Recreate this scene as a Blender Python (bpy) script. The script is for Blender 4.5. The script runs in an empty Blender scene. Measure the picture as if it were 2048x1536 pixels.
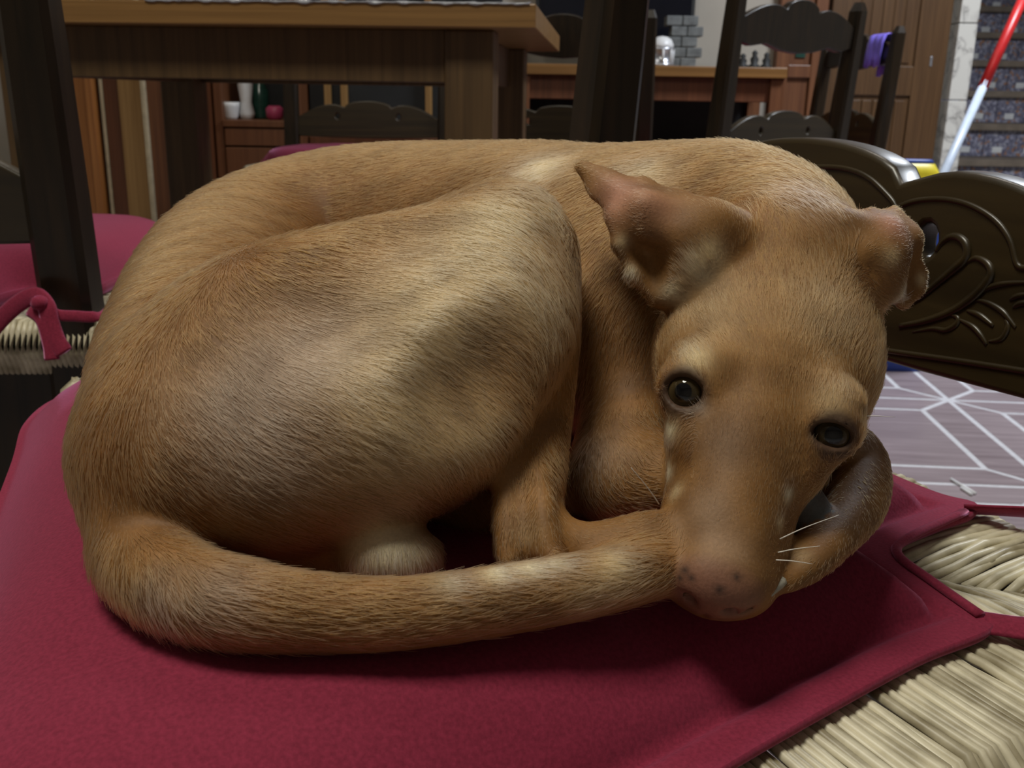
import bpy, bmesh, math, random
import numpy as np
from mathutils import Vector, Matrix
rng = np.random.default_rng(7)
random.seed(7)
scene = bpy.context.scene
COL = scene.collection

# ------------------------------------------------------------------ camera
F_PX = 1950.0
PITCH, ROLL, CAM_Z = math.radians(16.4), math.radians(1.0), 0.65
cp, sp, cr, sr = math.cos(PITCH), math.sin(PITCH), math.cos(ROLL), math.sin(ROLL)
FWD = np.array([0, cp, -sp])
_r0, _u0 = np.array([1.0, 0, 0]), np.array([0, sp, cp])
RGT = cr * _r0 + sr * _u0
UPV = -sr * _r0 + cr * _u0
CAM = np.array([0, 0, CAM_Z])
cam_data = bpy.data.cameras.new('camera')
cam = bpy.data.objects.new('camera', cam_data)
COL.objects.link(cam)
cam_data.sensor_width = 36.0
cam_data.lens = F_PX / 2048 * 36.0
cam_data.clip_start = 0.01
m = Matrix.Identity(4)
for i in range(3):
    m[i][0], m[i][1], m[i][2], m[i][3] = RGT[i], UPV[i], -FWD[i], CAM[i]
cam.matrix_world = m
cam_data.dof.use_dof = True
cam_data.dof.focus_distance = 0.34
cam_data.dof.aperture_fstop = 30.0
scene.camera = cam

# ------------------------------------------------------------------ world, lamps, exposure
world = bpy.data.worlds.new('world')
scene.world = world
world.use_nodes = True
world.node_tree.nodes['Background'].inputs[0].default_value = (0.55, 0.62, 0.75, 1)
world.node_tree.nodes['Background'].inputs[1].default_value = 0.01

def area(name, loc, target, size, power, color):
    d = bpy.data.lights.new(name, 'AREA')
    d.shape = 'DISK'
    d.size = size
    d.energy = power
    d.color = color
    o = bpy.data.objects.new(name, d)
    COL.objects.link(o)
    o.location = loc
    o.rotation_euler = (Vector(target) - Vector(loc)).to_track_quat('-Z', 'Y').to_euler()
    return o

area('ceiling_key_fill', (-0.48, 0.20, 2.35), (-0.05, 0.35, 0.5), 0.60, 24, (1.0, 0.96, 0.82))
area('ceiling_key_fill', (0.3, 1.5, 2.35), (0.0, 0.6, 0.5), 0.4, 4.5, (1.0, 0.93, 0.84))  # weak fill light, added without a fixture
area('hall_lamp', (1.75, 2.6, 2.4), (1.75, 2.9, 0.0), 0.6, 62, (0.86, 0.92, 1.0))
area('ceiling_key_fill', (-0.8, 3.0, 2.4), (-0.6, 3.0, 0.0), 0.5, 6, (1.0, 0.93, 0.82))

vs = scene.view_settings
vs.view_transform = 'Standard'
vs.look = 'None'
vs.gamma = 1.0
vs.use_curve_mapping = False
vs.exposure = 0.0

# ------------------------------------------------------------------ helpers
def ray(u, v):
    return RGT * (u - 1024) / F_PX - UPV * (v - 768) / F_PX + FWD

def at(u, v, d):
    """world point at distance d along the viewing axis"""
    return CAM + ray(u, v) * d

def onz(u, v, z):
    q = ray(u, v)
    return CAM + q * ((z - CAM_Z) / q[2])

def ony(u, v, y):
    q = ray(u, v)
    return CAM + q * (y / q[1])

def project(X):
    X = np.asarray(X) - CAM
    d = X @ FWD
    return 1024 + F_PX * (X @ RGT) / d, 768 - F_PX * (X @ UPV) / d, d

def link(name, me, mat=None, parent=None, loc=None, rotz=None):
    o = bpy.data.objects.new(name, me)
    COL.objects.link(o)
    if mat is not None and me is not None and hasattr(me, 'materials') and not me.materials:
        me.materials.append(mat)
    if parent is not None:
        o.parent = parent
    if loc is not None:
        o.location = loc
    if rotz is not None:
        o.rotation_euler = (0, 0, rotz)
    return o

def tag(o, label=None, cat=None, group=None, kind=None):
    if label: o['label'] = label
    if cat: o['category'] = cat
    if group: o['group'] = group
    if kind: o['kind'] = kind
    return o

def empty(name, loc, rotz=0.0):
    o = bpy.data.objects.new(name, None)
    COL.objects.link(o)
    o.location = loc
    o.rotation_euler = (0, 0, rotz)
    o.empty_display_size = 0.05
    return o

def mesh(name, verts, faces, smooth=False):
    me = bpy.data.meshes.new(name)
    me.from_pydata([tuple(map(float, v)) for v in verts], [], [tuple(f) for f in faces])
    if smooth:
        me.polygons.foreach_set('use_smooth', [True] * len(me.polygons))
    me.update()
    return me

def box_mesh(name, x0, x1, y0, y1, z0, z1, bevel=0.0):
    bm = bmesh.new()
    bmesh.ops.create_cube(bm, size=1.0)
    for v in bm.verts:
        v.co = Vector(((x0 + x1) / 2 + v.co.x * (x1 - x0), (y0 + y1) / 2 + v.co.y * (y1 - y0), (z0 + z1) / 2 + v.co.z * (z1 - z0)))
    if bevel > 0:
        bmesh.ops.bevel(bm, geom=list(bm.edges), offset=bevel, segments=2, affect='EDGES', profile=0.5)
    me = bpy.data.meshes.new(name)
    bm.to_mesh(me)
    bm.free()
    return me

def box(name, x0, x1, y0, y1, z0, z1, mat, parent=None, bevel=0.003):
    return link(name, box_mesh(name, x0, x1, y0, y1, z0, z1, bevel), mat, parent)

def frame_of(t):
    t = t / (np.linalg.norm(t) + 1e-12)
    a = np.array([0, 0, 1.0]) if abs(t[2]) < 0.9 else np.array([1.0, 0, 0])
    x = np.cross(a, t); x /= np.linalg.norm(x)
    return x, np.cross(t, x)

def tube_data(pts, rad, sides=8, flat=1.0, up=None, base=0):
    pts = np.asarray(pts, float)
    n = len(pts)
    rad = np.broadcast_to(np.asarray(rad, float), (n,))
    V, Fs = [], []
    px = None
    for i in range(n):
        t = pts[min(i + 1, n - 1)] - pts[max(i - 1, 0)]
        t = t / (np.linalg.norm(t) + 1e-12)
        if up is not None:
            y = np.asarray(up, float) - t * np.dot(up, t); y /= np.linalg.norm(y) + 1e-12
            x = np.cross(y, t)
        else:
            if px is None:
                x, y = frame_of(t)
            else:
                x = px - t * np.dot(px, t); x /= np.linalg.norm(x) + 1e-12
                y = np.cross(t, x)
        px = x
        for k in range(sides):
            a = 2 * math.pi * k / sides
            V.append(pts[i] + rad[i] * (x * math.cos(a) + y * math.sin(a) * flat))
    for i in range(n - 1):
        for k in range(sides):
            k2 = (k + 1) % sides
            Fs.append((base + i * sides + k, base + i * sides + k2, base + (i + 1) * sides + k2, base + (i + 1) * sides + k))
    Fs.append(tuple(base + k for k in reversed(range(sides))))
    Fs.append(tuple(base + (n - 1) * sides + k for k in range(sides)))
    return V, Fs

def tube(name, pts, rad, mat, parent=None, sides=8, flat=1.0, up=None):
    V, Fs = tube_data(pts, rad, sides, flat, up)
    return link(name, mesh(name, V, Fs, True), mat, parent)

def catmull(pts, n=8):
    pts = np.asarray(pts, float)
    ext = np.vstack([2 * pts[0] - pts[1], pts, 2 * pts[-1] - pts[-2]])
    out = []
    for i in range(len(pts) - 1):
        p0, p1, p2, p3 = ext[i:i + 4]
        for k in range(n):
            t = k / n
            out.append(0.5 * ((2 * p1) + (-p0 + p2) * t + (2 * p0 - 5 * p1 + 4 * p2 - p3) * t * t + (-p0 + 3 * p1 - 3 * p2 + p3) * t ** 3))
    out.append(pts[-1])
    return np.array(out)

def lathe(name, prof, mat, parent=None, sides=16, loc=None):
    V, Fs = [], []
    for r, z in prof:
        for k in range(sides):
            a = 2 * math.pi * k / sides
            V.append((r * math.cos(a), r * math.sin(a), z))
    for i in range(len(prof) - 1):
        for k in range(sides):
            k2 = (k + 1) % sides
            Fs.append((i * sides + k, i * sides + k2, (i + 1) * sides + k2, (i + 1) * sides + k))
    Fs.append(tuple(reversed(range(sides))))
    Fs.append(tuple((len(prof) - 1) * sides + k for k in range(sides)))
    return link(name, mesh(name, V, Fs, True), mat, parent, loc)

def flat_curve_mesh(name, loops, depth, bevel=0.0, res=2):
    """closed 2D outlines (first = outer, others = holes) extruded symmetric in z"""
    cu = bpy.data.curves.new(name + '_c', 'CURVE')
    cu.dimensions = '2D'
    cu.fill_mode = 'BOTH'
    cu.extrude = depth / 2 - bevel
    cu.bevel_depth = bevel
    cu.bevel_resolution = res
    for lp in loops:
        s = cu.splines.new('POLY')
        s.points.add(len(lp) - 1)
        for i, (x, y) in enumerate(lp):
            s.points[i].co = (x, y, 0, 1)
        s.use_cyclic_u = True
    o = bpy.data.objects.new(name + '_c', cu)
    COL.objects.link(o)
    dg = bpy.context.evaluated_depsgraph_get()
    me = bpy.data.meshes.new_from_object(o.evaluated_get(dg))
    bpy.data.objects.remove(o)
    bpy.data.curves.remove(cu)
    me.name = name
    return me

# ------------------------------------------------------------------ materials
def mat_new(name):
    mt = bpy.data.materials.new(name)
    mt.use_nodes = True
    nt = mt.node_tree
    b = nt.nodes['Principled BSDF']
    return mt, nt, b

def plain(name, col, rough=0.5, spec=0.5, metal=0.0, noise=0.0, scale=40.0, bump=0.0, coat=0.0, sheen=0.0):
    mt, nt, b = mat_new(name)
    b.inputs['Roughness'].default_value = rough
    b.inputs['Specular IOR Level'].default_value = spec
    b.inputs['Metallic'].default_value = metal
    b.inputs['Coat Weight'].default_value = coat
    b.inputs['Sheen Weight'].default_value = sheen
    b.inputs['Base Color'].default_value = (*col, 1)
    if noise > 0 or bump > 0:
        tc = nt.nodes.new('ShaderNodeTexCoord')
        nz = nt.nodes.new('ShaderNodeTexNoise')
        nz.inputs['Scale'].default_value = scale
        nz.inputs['Detail'].default_value = 4
        nt.links.new(tc.outputs['Object'], nz.inputs['Vector'])
        if noise > 0:
            rp = nt.nodes.new('ShaderNodeValToRGB')
            rp.color_ramp.elements[0].position = 0.3
            rp.color_ramp.elements[1].position = 0.7
            rp.color_ramp.elements[0].color = (*[c * (1 - noise) for c in col], 1)
            rp.color_ramp.elements[1].color = (*[min(1, c * (1 + noise)) for c in col], 1)
            nt.links.new(nz.outputs['Fac'], rp.inputs['Fac'])
            nt.links.new(rp.outputs['Color'], b.inputs['Base Color'])
        if bump > 0:
            bp = nt.nodes.new('ShaderNodeBump')
            bp.inputs['Strength'].default_value = bump
            bp.inputs['Distance'].default_value = 0.002
            nt.links.new(nz.outputs['Fac'], bp.inputs['Height'])
            nt.links.new(bp.outputs['Normal'], b.inputs['Normal'])
    return mt

def wood(name, dark, light, stretch=(1, 1, 12), scale=9.0, rough=0.35, spec=0.5, coat=0.0):
    mt, nt, b = mat_new(name)
    b.inputs['Roughness'].default_value = rough
    b.inputs['Specular IOR Level'].default_value = spec
    b.inputs['Coat Weight'].default_value = coat
    b.inputs['Coat Roughness'].default_value = 0.15
    tc = nt.nodes.new('ShaderNodeTexCoord')
    mp = nt.nodes.new('ShaderNodeMapping')
    mp.inputs['Scale'].default_value = tuple(1.0 * scale * (1.0 / s if s > 1 else 1.0) * (3 if s == 1 else 1) for s in stretch)
    nz = nt.nodes.new('ShaderNodeTexNoise')
    nz.inputs['Scale'].default_value = 3.0
    nz.inputs['Detail'].default_value = 6
    nz.inputs['Distortion'].default_value = 0.6
    rp = nt.nodes.new('ShaderNodeValToRGB')
    rp.color_ramp.elements[0].position = 0.32
    rp.color_ramp.elements[1].position = 0.72
    rp.color_ramp.elements[0].color = (*dark, 1)
    rp.color_ramp.elements[1].color = (*light, 1)
    nt.links.new(tc.outputs['Object'], mp.inputs['Vector'])
    nt.links.new(mp.outputs['Vector'], nz.inputs['Vector'])
    nt.links.new(nz.outputs['Fac'], rp.inputs['Fac'])
    nt.links.new(rp.outputs['Color'], b.inputs['Base Color'])
    bp = nt.nodes.new('ShaderNodeBump')
    bp.inputs['Strength'].default_value = 0.12
    bp.inputs['Distance'].default_value = 0.001
    nt.links.new(nz.outputs['Fac'], bp.inputs['Height'])
    nt.links.new(bp.outputs['Normal'], b.inputs['Normal'])
    return mt

M = {}
M['chair'] = wood('chair_walnut', (0.009, 0.006, 0.0028), (0.026, 0.015, 0.0065), (1, 1, 10), rough=0.36, spec=0.35, coat=0.08)
M['slat'] = wood('carved_walnut', (0.018, 0.012, 0.0045), (0.042, 0.028, 0.010), (10, 1, 1), rough=0.36, coat=0.1)
M['table'] = wood('table_wood', (0.20, 0.105, 0.035), (0.32, 0.175, 0.06), (12, 1, 1), rough=0.35)
M['table_leg'] = wood('table_leg_wood', (0.07, 0.04, 0.016), (0.13, 0.075, 0.03), (1, 1, 10), rough=0.45)
M['cab_orange'] = wood('orange_pine', (0.30, 0.11, 0.03), (0.44, 0.18, 0.05), (1, 1, 14), rough=0.4)
M['cab_brown'] = wood('brown_cabinet_wood', (0.10, 0.035, 0.014), (0.17, 0.06, 0.025), (1, 1, 14), rough=0.4)
M['cab_gold'] = wood('golden_wood', (0.26, 0.14, 0.045), (0.38, 0.22, 0.08), (1, 1, 14), rough=0.4)
M['cab_pale'] = plain('pale_edge_wood', (0.5, 0.42, 0.28), 0.5, noise=0.15)
M['door'] = wood('door_wood', (0.072, 0.034, 0.012), (0.12, 0.060, 0.022), (1, 1, 12), rough=0.42)
M['sideboard'] = wood('sideboard_wood', (0.17, 0.080, 0.022), (0.28, 0.14, 0.042), (12, 1, 1), rough=0.35)
M['red_cab'] = wood('reddish_cabinet_wood', (0.12, 0.044, 0.018), (0.19, 0.075, 0.03), (1, 1, 12), rough=0.4)
M['wall'] = plain('wall_plaster', (0.42, 0.38, 0.32), 0.9, noise=0.06, scale=6)
M['ceil'] = plain('ceiling_paint', (0.7, 0.68, 0.64), 0.9, noise=0.04, scale=6)
M['dark'] = plain('dark_recess', (0.012, 0.013, 0.014), 0.6, noise=0.3, scale=12)
M['tv'] = plain('tv_black', (0.006, 0.007, 0.012), 0.12, noise=0.2, scale=8)
M['white'] = plain('white_glaze', (0.75, 0.76, 0.76), 0.35, noise=0.05)
M['grey_stone'] = plain('grey_stone', (0.14, 0.15, 0.15), 0.75, noise=0.35, scale=30, bump=0.4)
M['grout'] = plain('grout', (0.62, 0.62, 0.66), 0.85, noise=0.1, scale=60)
M['steel'] = plain('grey_metal', (0.5, 0.52, 0.56), 0.3, metal=0.8, noise=0.1)
M['red'] = plain('red_plastic', (0.55, 0.018, 0.02), 0.35, noise=0.08)
M['pole'] = plain('pale_blue_pole', (0.55, 0.63, 0.75), 0.35, noise=0.08)
M['yellow'] = plain('yellow_plastic', (0.75, 0.62, 0.03), 0.4, noise=0.08)
M['blue'] = plain('blue_plastic', (0.03, 0.07, 0.33), 0.4, noise=0.08)
M['redprint'] = plain('red_print', (0.35, 0.03, 0.03), 0.4, noise=0.08)
M['purple'] = plain('violet_glint', (0.22, 0.17, 0.8), 0.3, noise=0.2)  # reflected blue light on a chair crest, put into the base colour
M['green'] = plain('bottle_green', (0.02, 0.06, 0.045), 0.15, noise=0.2)
M['pinkcup'] = plain('pink_ceramic', (0.45, 0.06, 0.14), 0.4, noise=0.1)
M['black_claw'] = plain('claw_horn', (0.35, 0.33, 0.27), 0.35, noise=0.3, scale=300)
M['stick'] = plain('white_stick', (0.85, 0.87, 0.9), 0.4, noise=0.04)

def veined():
    mt, nt, b = mat_new('veined_marble')
    tc = nt.nodes.new('ShaderNodeTexCoord')
    nz = nt.nodes.new('ShaderNodeTexNoise')
    nz.inputs['Scale'].default_value = 5; nz.inputs['Detail'].default_value = 5; nz.inputs['Distortion'].default_value = 1.5
    rp = nt.nodes.new('ShaderNodeValToRGB')
    e = rp.color_ramp.elements
    e[0].position, e[0].color = 0.44, (0.66, 0.64, 0.58, 1)
    e[1].position, e[1].color = 0.56, (0.66, 0.64, 0.58, 1)
    x = e.new(0.495); x.color = (0.5, 0.48, 0.44, 1)
    x = e.new(0.5); x.color = (0.16, 0.15, 0.13, 1)
    x = e.new(0.508); x.color = (0.5, 0.48, 0.44, 1)
    nt.links.new(tc.outputs['Object'], nz.inputs['Vector'])
    nt.links.new(nz.outputs['Fac'], rp.inputs['Fac'])
    nt.links.new(rp.outputs['Color'], b.inputs['Base Color'])
    b.inputs['Roughness'].default_value = 0.4
    return mt
M['marble'] = veined()

def fabric():
    mt, nt, b = mat_new('red_cotton')
    tc = nt.nodes.new('ShaderNodeTexCoord')
    n1 = nt.nodes.new('ShaderNodeTexNoise'); n1.inputs['Scale'].default_value = 700; n1.inputs['Detail'].default_value = 3
    n2 = nt.nodes.new('ShaderNodeTexNoise'); n2.inputs['Scale'].default_value = 9; n2.inputs['Detail'].default_value = 3
    r1 = nt.nodes.new('ShaderNodeValToRGB')
    r1.color_ramp.elements[0].color = (0.215, 0.018, 0.044, 1); r1.color_ramp.elements[0].position = 0.3
    r1.color_ramp.elements[1].color = (0.31, 0.028, 0.066, 1); r1.color_ramp.elements[1].position = 0.7
    mx = nt.nodes.new('ShaderNodeMixRGB'); mx.blend_type = 'MULTIPLY'; mx.inputs['Fac'].default_value = 0.25
    nt.links.new(tc.outputs['Object'], n1.inputs['Vector']); nt.links.new(tc.outputs['Object'], n2.inputs['Vector'])
    nt.links.new(n1.outputs['Fac'], r1.inputs['Fac'])
    nt.links.new(r1.outputs['Color'], mx.inputs['Color1']); nt.links.new(n2.outputs['Fac'], mx.inputs['Color2'])
    nt.links.new(mx.outputs['Color'], b.inputs['Base Color'])
    b.inputs['Roughness'].default_value = 0.85
    b.inputs['Specular IOR Level'].default_value = 0.2
    b.inputs['Sheen Weight'].default_value = 0.8
    b.inputs['Sheen Roughness'].default_value = 0.4
    b.inputs['Sheen Tint'].default_value = (0.85, 0.35, 0.6, 1)
    bp = nt.nodes.new('ShaderNodeBump'); bp.inputs['Strength'].default_value = 0.25; bp.inputs['Distance'].default_value = 0.0006
    nt.links.new(n1.outputs['Fac'], bp.inputs['Height']); nt.links.new(bp.outputs['Normal'], b.inputs['Normal'])
    return mt
M['fabric'] = fabric()

def rush_mat():
    mt, nt, b = mat_new('rush_straw')
    tc = nt.nodes.new('ShaderNodeTexCoord')
    n1 = nt.nodes.new('ShaderNodeTexNoise'); n1.inputs['Scale'].default_value = 60; n1.inputs['Detail'].default_value = 5
    oi = nt.nodes.new('ShaderNodeObjectInfo')
    ad = nt.nodes.new('ShaderNodeMath'); ad.operation = 'MULTIPLY_ADD'; ad.inputs[1].default_value = 0.35
    r1 = nt.nodes.new('ShaderNodeValToRGB')
    r1.color_ramp.elements[0].color = (0.16, 0.12, 0.05, 1); r1.color_ramp.elements[0].position = 0.32
    r1.color_ramp.elements[1].color = (0.78, 0.72, 0.54, 1); r1.color_ramp.elements[1].position = 0.88
    nt.links.new(tc.outputs['Object'], n1.inputs['Vector'])
    nt.links.new(oi.outputs['Random'], ad.inputs[0]); nt.links.new(n1.outputs['Fac'], ad.inputs[2])
    nt.links.new(ad.outputs['Value'], r1.inputs['Fac']); nt.links.new(r1.outputs['Color'], b.inputs['Base Color'])
    b.inputs['Roughness'].default_value = 0.42
    return mt
M['rush'] = rush_mat()

def floor_tile_mat():
    mt, nt, b = mat_new('plank_look_tile')
    tc = nt.nodes.new('ShaderNodeTexCoord')
    mp = nt.nodes.new('ShaderNodeMapping'); mp.inputs['Scale'].default_value = (1.2, 14, 1)
    n1 = nt.nodes.new('ShaderNodeTexNoise'); n1.inputs['Scale'].default_value = 4; n1.inputs['Detail'].default_value = 4
    oi = nt.nodes.new('ShaderNodeObjectInfo')
    ad = nt.nodes.new('ShaderNodeMath'); ad.operation = 'MULTIPLY_ADD'; ad.inputs[1].default_value = 0.15
    r1 = nt.nodes.new('ShaderNodeValToRGB')
    r1.color_ramp.elements[0].color = (0.22, 0.17, 0.185, 1); r1.color_ramp.elements[0].position = 0.3
    r1.color_ramp.elements[1].color = (0.38, 0.31, 0.335, 1); r1.color_ramp.elements[1].position = 0.8
    nt.links.new(tc.outputs['Object'], mp.inputs['Vector']); nt.links.new(mp.outputs['Vector'], n1.inputs['Vector'])
    nt.links.new(oi.outputs['Random'], ad.inputs[0]); nt.links.new(n1.outputs['Fac'], ad.inputs[2])
    nt.links.new(ad.outputs['Value'], r1.inputs['Fac']); nt.links.new(r1.outputs['Color'], b.inputs['Base Color'])
    b.inputs['Roughness'].default_value = 0.35
    return mt
M['tile'] = floor_tile_mat()

def stair_tile_mat():
    mt, nt, b = mat_new('painted_riser_tile')
    tc = nt.nodes.new('ShaderNodeTexCoord')
    vo = nt.nodes.new('ShaderNodeTexVoronoi'); vo.inputs['Scale'].default_value = 80
    r1 = nt.nodes.new('ShaderNodeValToRGB'); r1.color_ramp.interpolation = 'CONSTANT'
    e = r1.color_ramp.elements
    e[0].position, e[0].color = 0.0, (0.17, 0.17, 0.24, 1)
    e[1].position, e[1].color = 0.3, (0.36, 0.36, 0.46, 1)
    for ps, c in ((0.5, (0.13, 0.13, 0.19)), (0.68, (0.36, 0.19, 0.11)), (0.78, (0.22, 0.22, 0.3)), (0.92, (0.36, 0.36, 0.42))):
        x = e.new(ps); x.color = (*c, 1)
    nt.links.new(tc.outputs['Object'], vo.inputs['Vector'])
    sp_ = nt.nodes.new('ShaderNodeSeparateColor')
    nt.links.new(vo.outputs['Color'], sp_.inputs['Color']); nt.links.new(sp_.outputs['Red'], r1.inputs['Fac'])
    nt.links.new(r1.outputs['Color'], b.inputs['Base Color'])
    b.inputs['Roughness'].default_value = 0.3
    return mt
M['riser'] = stair_tile_mat()
M['tread'] = plain('stair_tread', (0.20, 0.16, 0.12), 0.5, noise=0.2, scale=15)
# ================================================================== room
X0, X1, Y0, Y1, ZC = -2.6, 4.2, -2.2, 8.2, 2.7
fl = tag(box('floor', X0, X1, Y0, Y1, -0.08, -0.0006, M['grout'], None, 0), kind='structure')
tag(box('ceiling', X0, X1, Y0, Y1, ZC, ZC + 0.08, M['ceil'], None, 0), kind='structure')
tag(box('wall_left', X0 - 0.1, X0, Y0, Y1, -0.08, ZC, M['wall'], None, 0), kind='structure')
tag(box('wall_right', X1, X1 + 0.1, Y0, Y1, -0.08, ZC, M['wall'], None, 0), kind='structure')
tag(box('wall_front', X0, X1, Y0 - 0.1, Y0, -0.08, ZC, M['wall'], None, 0), kind='structure')
tag(box('wall_far', X0, X1, Y1, Y1 + 0.1, -0.08, ZC, M['wall'], None, 0), kind='structure')
WY = 4.3
DOOR_R = ony(1872, 180, WY)[0]
tag(box('wall_back', X0, DOOR_R + 0.02, WY, WY + 0.12, -0.004, ZC, M['wall'], None, 0), kind='structure')

# floor tiles: squares framed by trapezoid planks that meet in eight-rayed stars
A0 = onz(1897, 800, 0.0)[:2]
ang = math.radians(-4.0)
e1 = np.array([math.cos(ang), math.sin(ang)]); e2 = np.array([-e1[1], e1[0]])
PT, Q, G = 0.53, 0.086, 0.0062
def inset(poly, g):
    poly = np.array(poly, float); c = []
    n = len(poly)
    for i in range(n):
        p0, p1, p2 = poly[i - 1], poly[i], poly[(i + 1) % n]
        d1 = (p1 - p0) / np.linalg.norm(p1 - p0); d2 = (p2 - p1) / np.linalg.norm(p2 - p1)
        n1 = np.array([-d1[1], d1[0]]); n2 = np.array([-d2[1], d2[0]])
        k = (n1 + n2); k = k / max(1e-6, (1 + n1 @ n2))
        c.append(p1 + k * g)
    return c
def prism(name, poly, z0, z1):
    n = len(poly)
    V = [(x, y, z0) for x, y in poly] + [(x, y, z1) for x, y in poly]
    Fs = [tuple(range(n, 2 * n)), tuple(reversed(range(n)))] + [(i, (i + 1) % n, n + (i + 1) % n, n + i) for i in range(n)]
    return mesh(name, V, Fs)
kinds = {
    'square_tile': inset([(Q, Q), (PT - Q, Q), (PT - Q, PT - Q), (Q, PT - Q)], G),
    'plank_tile_u': inset([(0, 0), (PT, 0), (PT - Q, Q), (Q, Q)], G),
    'plank_tile_d': inset([(Q, -Q), (PT - Q, -Q), (PT, 0), (0, 0)], G),
    'plank_tile_r': inset([(0, 0), (Q, Q), (Q, PT - Q), (0, PT)], G),
    'plank_tile_l': inset([(0, 0), (0, PT), (-Q, PT - Q), (-Q, Q)], G)}
tms = {k: prism(k, p, -0.02, 0.0) for k, p in kinds.items()}
for k in tms: tms[k].materials.append(M['tile'])
for i in range(-6, 6):
    for j in range(-5, 5):
        c = A0 + e1 * i * PT + e2 * j * PT
        if not (X0 + 0.6 < c[0] < X1 - 0.6 and -0.9 < c[1] < 3.4): continue
        for k in tms:
            link('square_tile' if k == 'square_tile' else 'plank_tile', tms[k], None, fl, (c[0], c[1], 0), ang)

# ---------------------------------------------------------------- door, marble jamb, stairs
dy = WY - 0.05
def xz(u, v, y):
    q = ony(u, v, y); return q[0], q[2]
dx0, dx1 = xz(1650, 150, dy)[0], DOOR_R
dr = tag(empty('door_1', ((dx0 + dx1) / 2, dy, 0)), kind='structure')
W = (dx1 - dx0) / 2
zt = 2.05
box('door_leaf', -W, W, 0.0, 0.04, 0.0, zt, M['door'], dr, 0.003)
zr1, zr2 = xz(1720, 131, dy)[1], xz(1720, 190, dy)[1]
box('stile', -W, -W + 0.10, -0.014, 0.0, 0.0, zt, M['door'], dr, 0.003)
box('stile', W - 0.13, W, -0.014, 0.0, 0.0, zt, M['door'], dr, 0.003)
box('rail', -W + 0.10, W - 0.13, -0.014, 0.0, zr2, zr1, M['door'], dr, 0.003)
box('rail', -W + 0.10, W - 0.13, -0.014, 0.0, 0.0, 0.2, M['door'], dr, 0.003)
box('rail', -W + 0.10, W - 0.13, -0.014, 0.0, zt - 0.12, zt, M['door'], dr, 0.003)
npl = 5
for k in range(npl):
    w_ = (2 * W - 0.23 - 0.03) / npl
    x_ = -W + 0.115 + k * w_
    box('panel_board', x_ + 0.004, x_ + w_ - 0.004, -0.008, 0.0, 0.215, zr2 - 0.02, M['door'], dr, 0.002)
    box('panel_board', x_ + 0.004, x_ + w_ - 0.004, -0.006, 0.0, zr1 + 0.012, zt - 0.135, M['door'], dr, 0.002)
hl = box('keyhole_plate', W - 0.068, W - 0.058, -0.018, -0.014, 0.80, 0.84, M['steel'], dr, 0.002)
jx1 = ony(1908, 180, WY)[0]
tj = tag(empty('trim_1', (DOOR_R + 0.022, WY - 0.09, 0)), kind='structure')
zz = 0.0
hs = [0.31, 0.36, 0.30, 0.34, 0.37, 0.33, 0.36, 0.30]
for h_ in hs:
    z1_ = min(zz + h_, ZC)
    box('marble_block', 0.0, jx1 - DOOR_R, 0.0, 0.2, zz, z1_ - 0.004, M['marble'], tj, 0.003)
    zz += h_
    if zz >= ZC: break

SX0 = jx1 - 0.05
st = tag(empty('stairs', (SX0, 0, 0)), kind='structure')
SW = X1 - SX0
rise, run = 0.168, 0.27
y0 = 5.02; ztop = onz(1960, 318, 0)[2]
nose_v = 318
zc0 = at(1960, 318, 4.9)[2]
y_first = at(1960, 318, 4.9)[1]
nlow = int(zc0 / rise)
for k in range(-2, 10):
    z1_ = zc0 + k * rise
    yk = y_first + k * run
    if z1_ < 0.02: continue
    if yk > Y1 - 0.1 or z1_ > 2.2: break
    box('tread', 0, SW, yk - 0.03, yk + run, z1_ - 0.035, z1_, M['tread'], st, 0.004)
    zb = max(z1_ - rise, 0.0)
    x_ = 0.0
    while x_ < SW - 0.02:
        w_ = min(0.168, SW - x_)
        box('riser_tile', x_ + 0.002, x_ + w_ - 0.002, yk, yk + 0.02, zb + 0.002, z1_ - 0.035, M['riser'], st, 0)
        if w_ > 0.1:
            box('tile_label', x_ + 0.05, x_ + 0.10, yk - 0.003, yk, zb + 0.02, zb + 0.05, M['white'], st, 0)
        x_ += w_

# ---------------------------------------------------------------- furniture along the back
def unit(name, u0, u1, v0, v1, d, depth, label, cat, z0=None, group=None):
    """returns an Empty plus local sizes for a piece of furniture whose front spans that view window at distance d"""
    a, b_ = at(u0, v1, d), at(u1, v0, d)
    y = (a[1] + b_[1]) / 2
    x0, x1 = ony(u0, (v0 + v1) / 2, y)[0], ony(u1, (v0 + v1) / 2, y)[0]
    zt_ = ony((u0 + u1) / 2, v0, y)[2]; zb_ = ony((u0 + u1) / 2, v1, y)[2] if z0 is None else z0
    e = empty(name, ((x0 + x1) / 2, y, zb_))
    tag(e, label, cat, group)
    return e, (x1 - x0) / 2, zt_ - zb_

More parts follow.
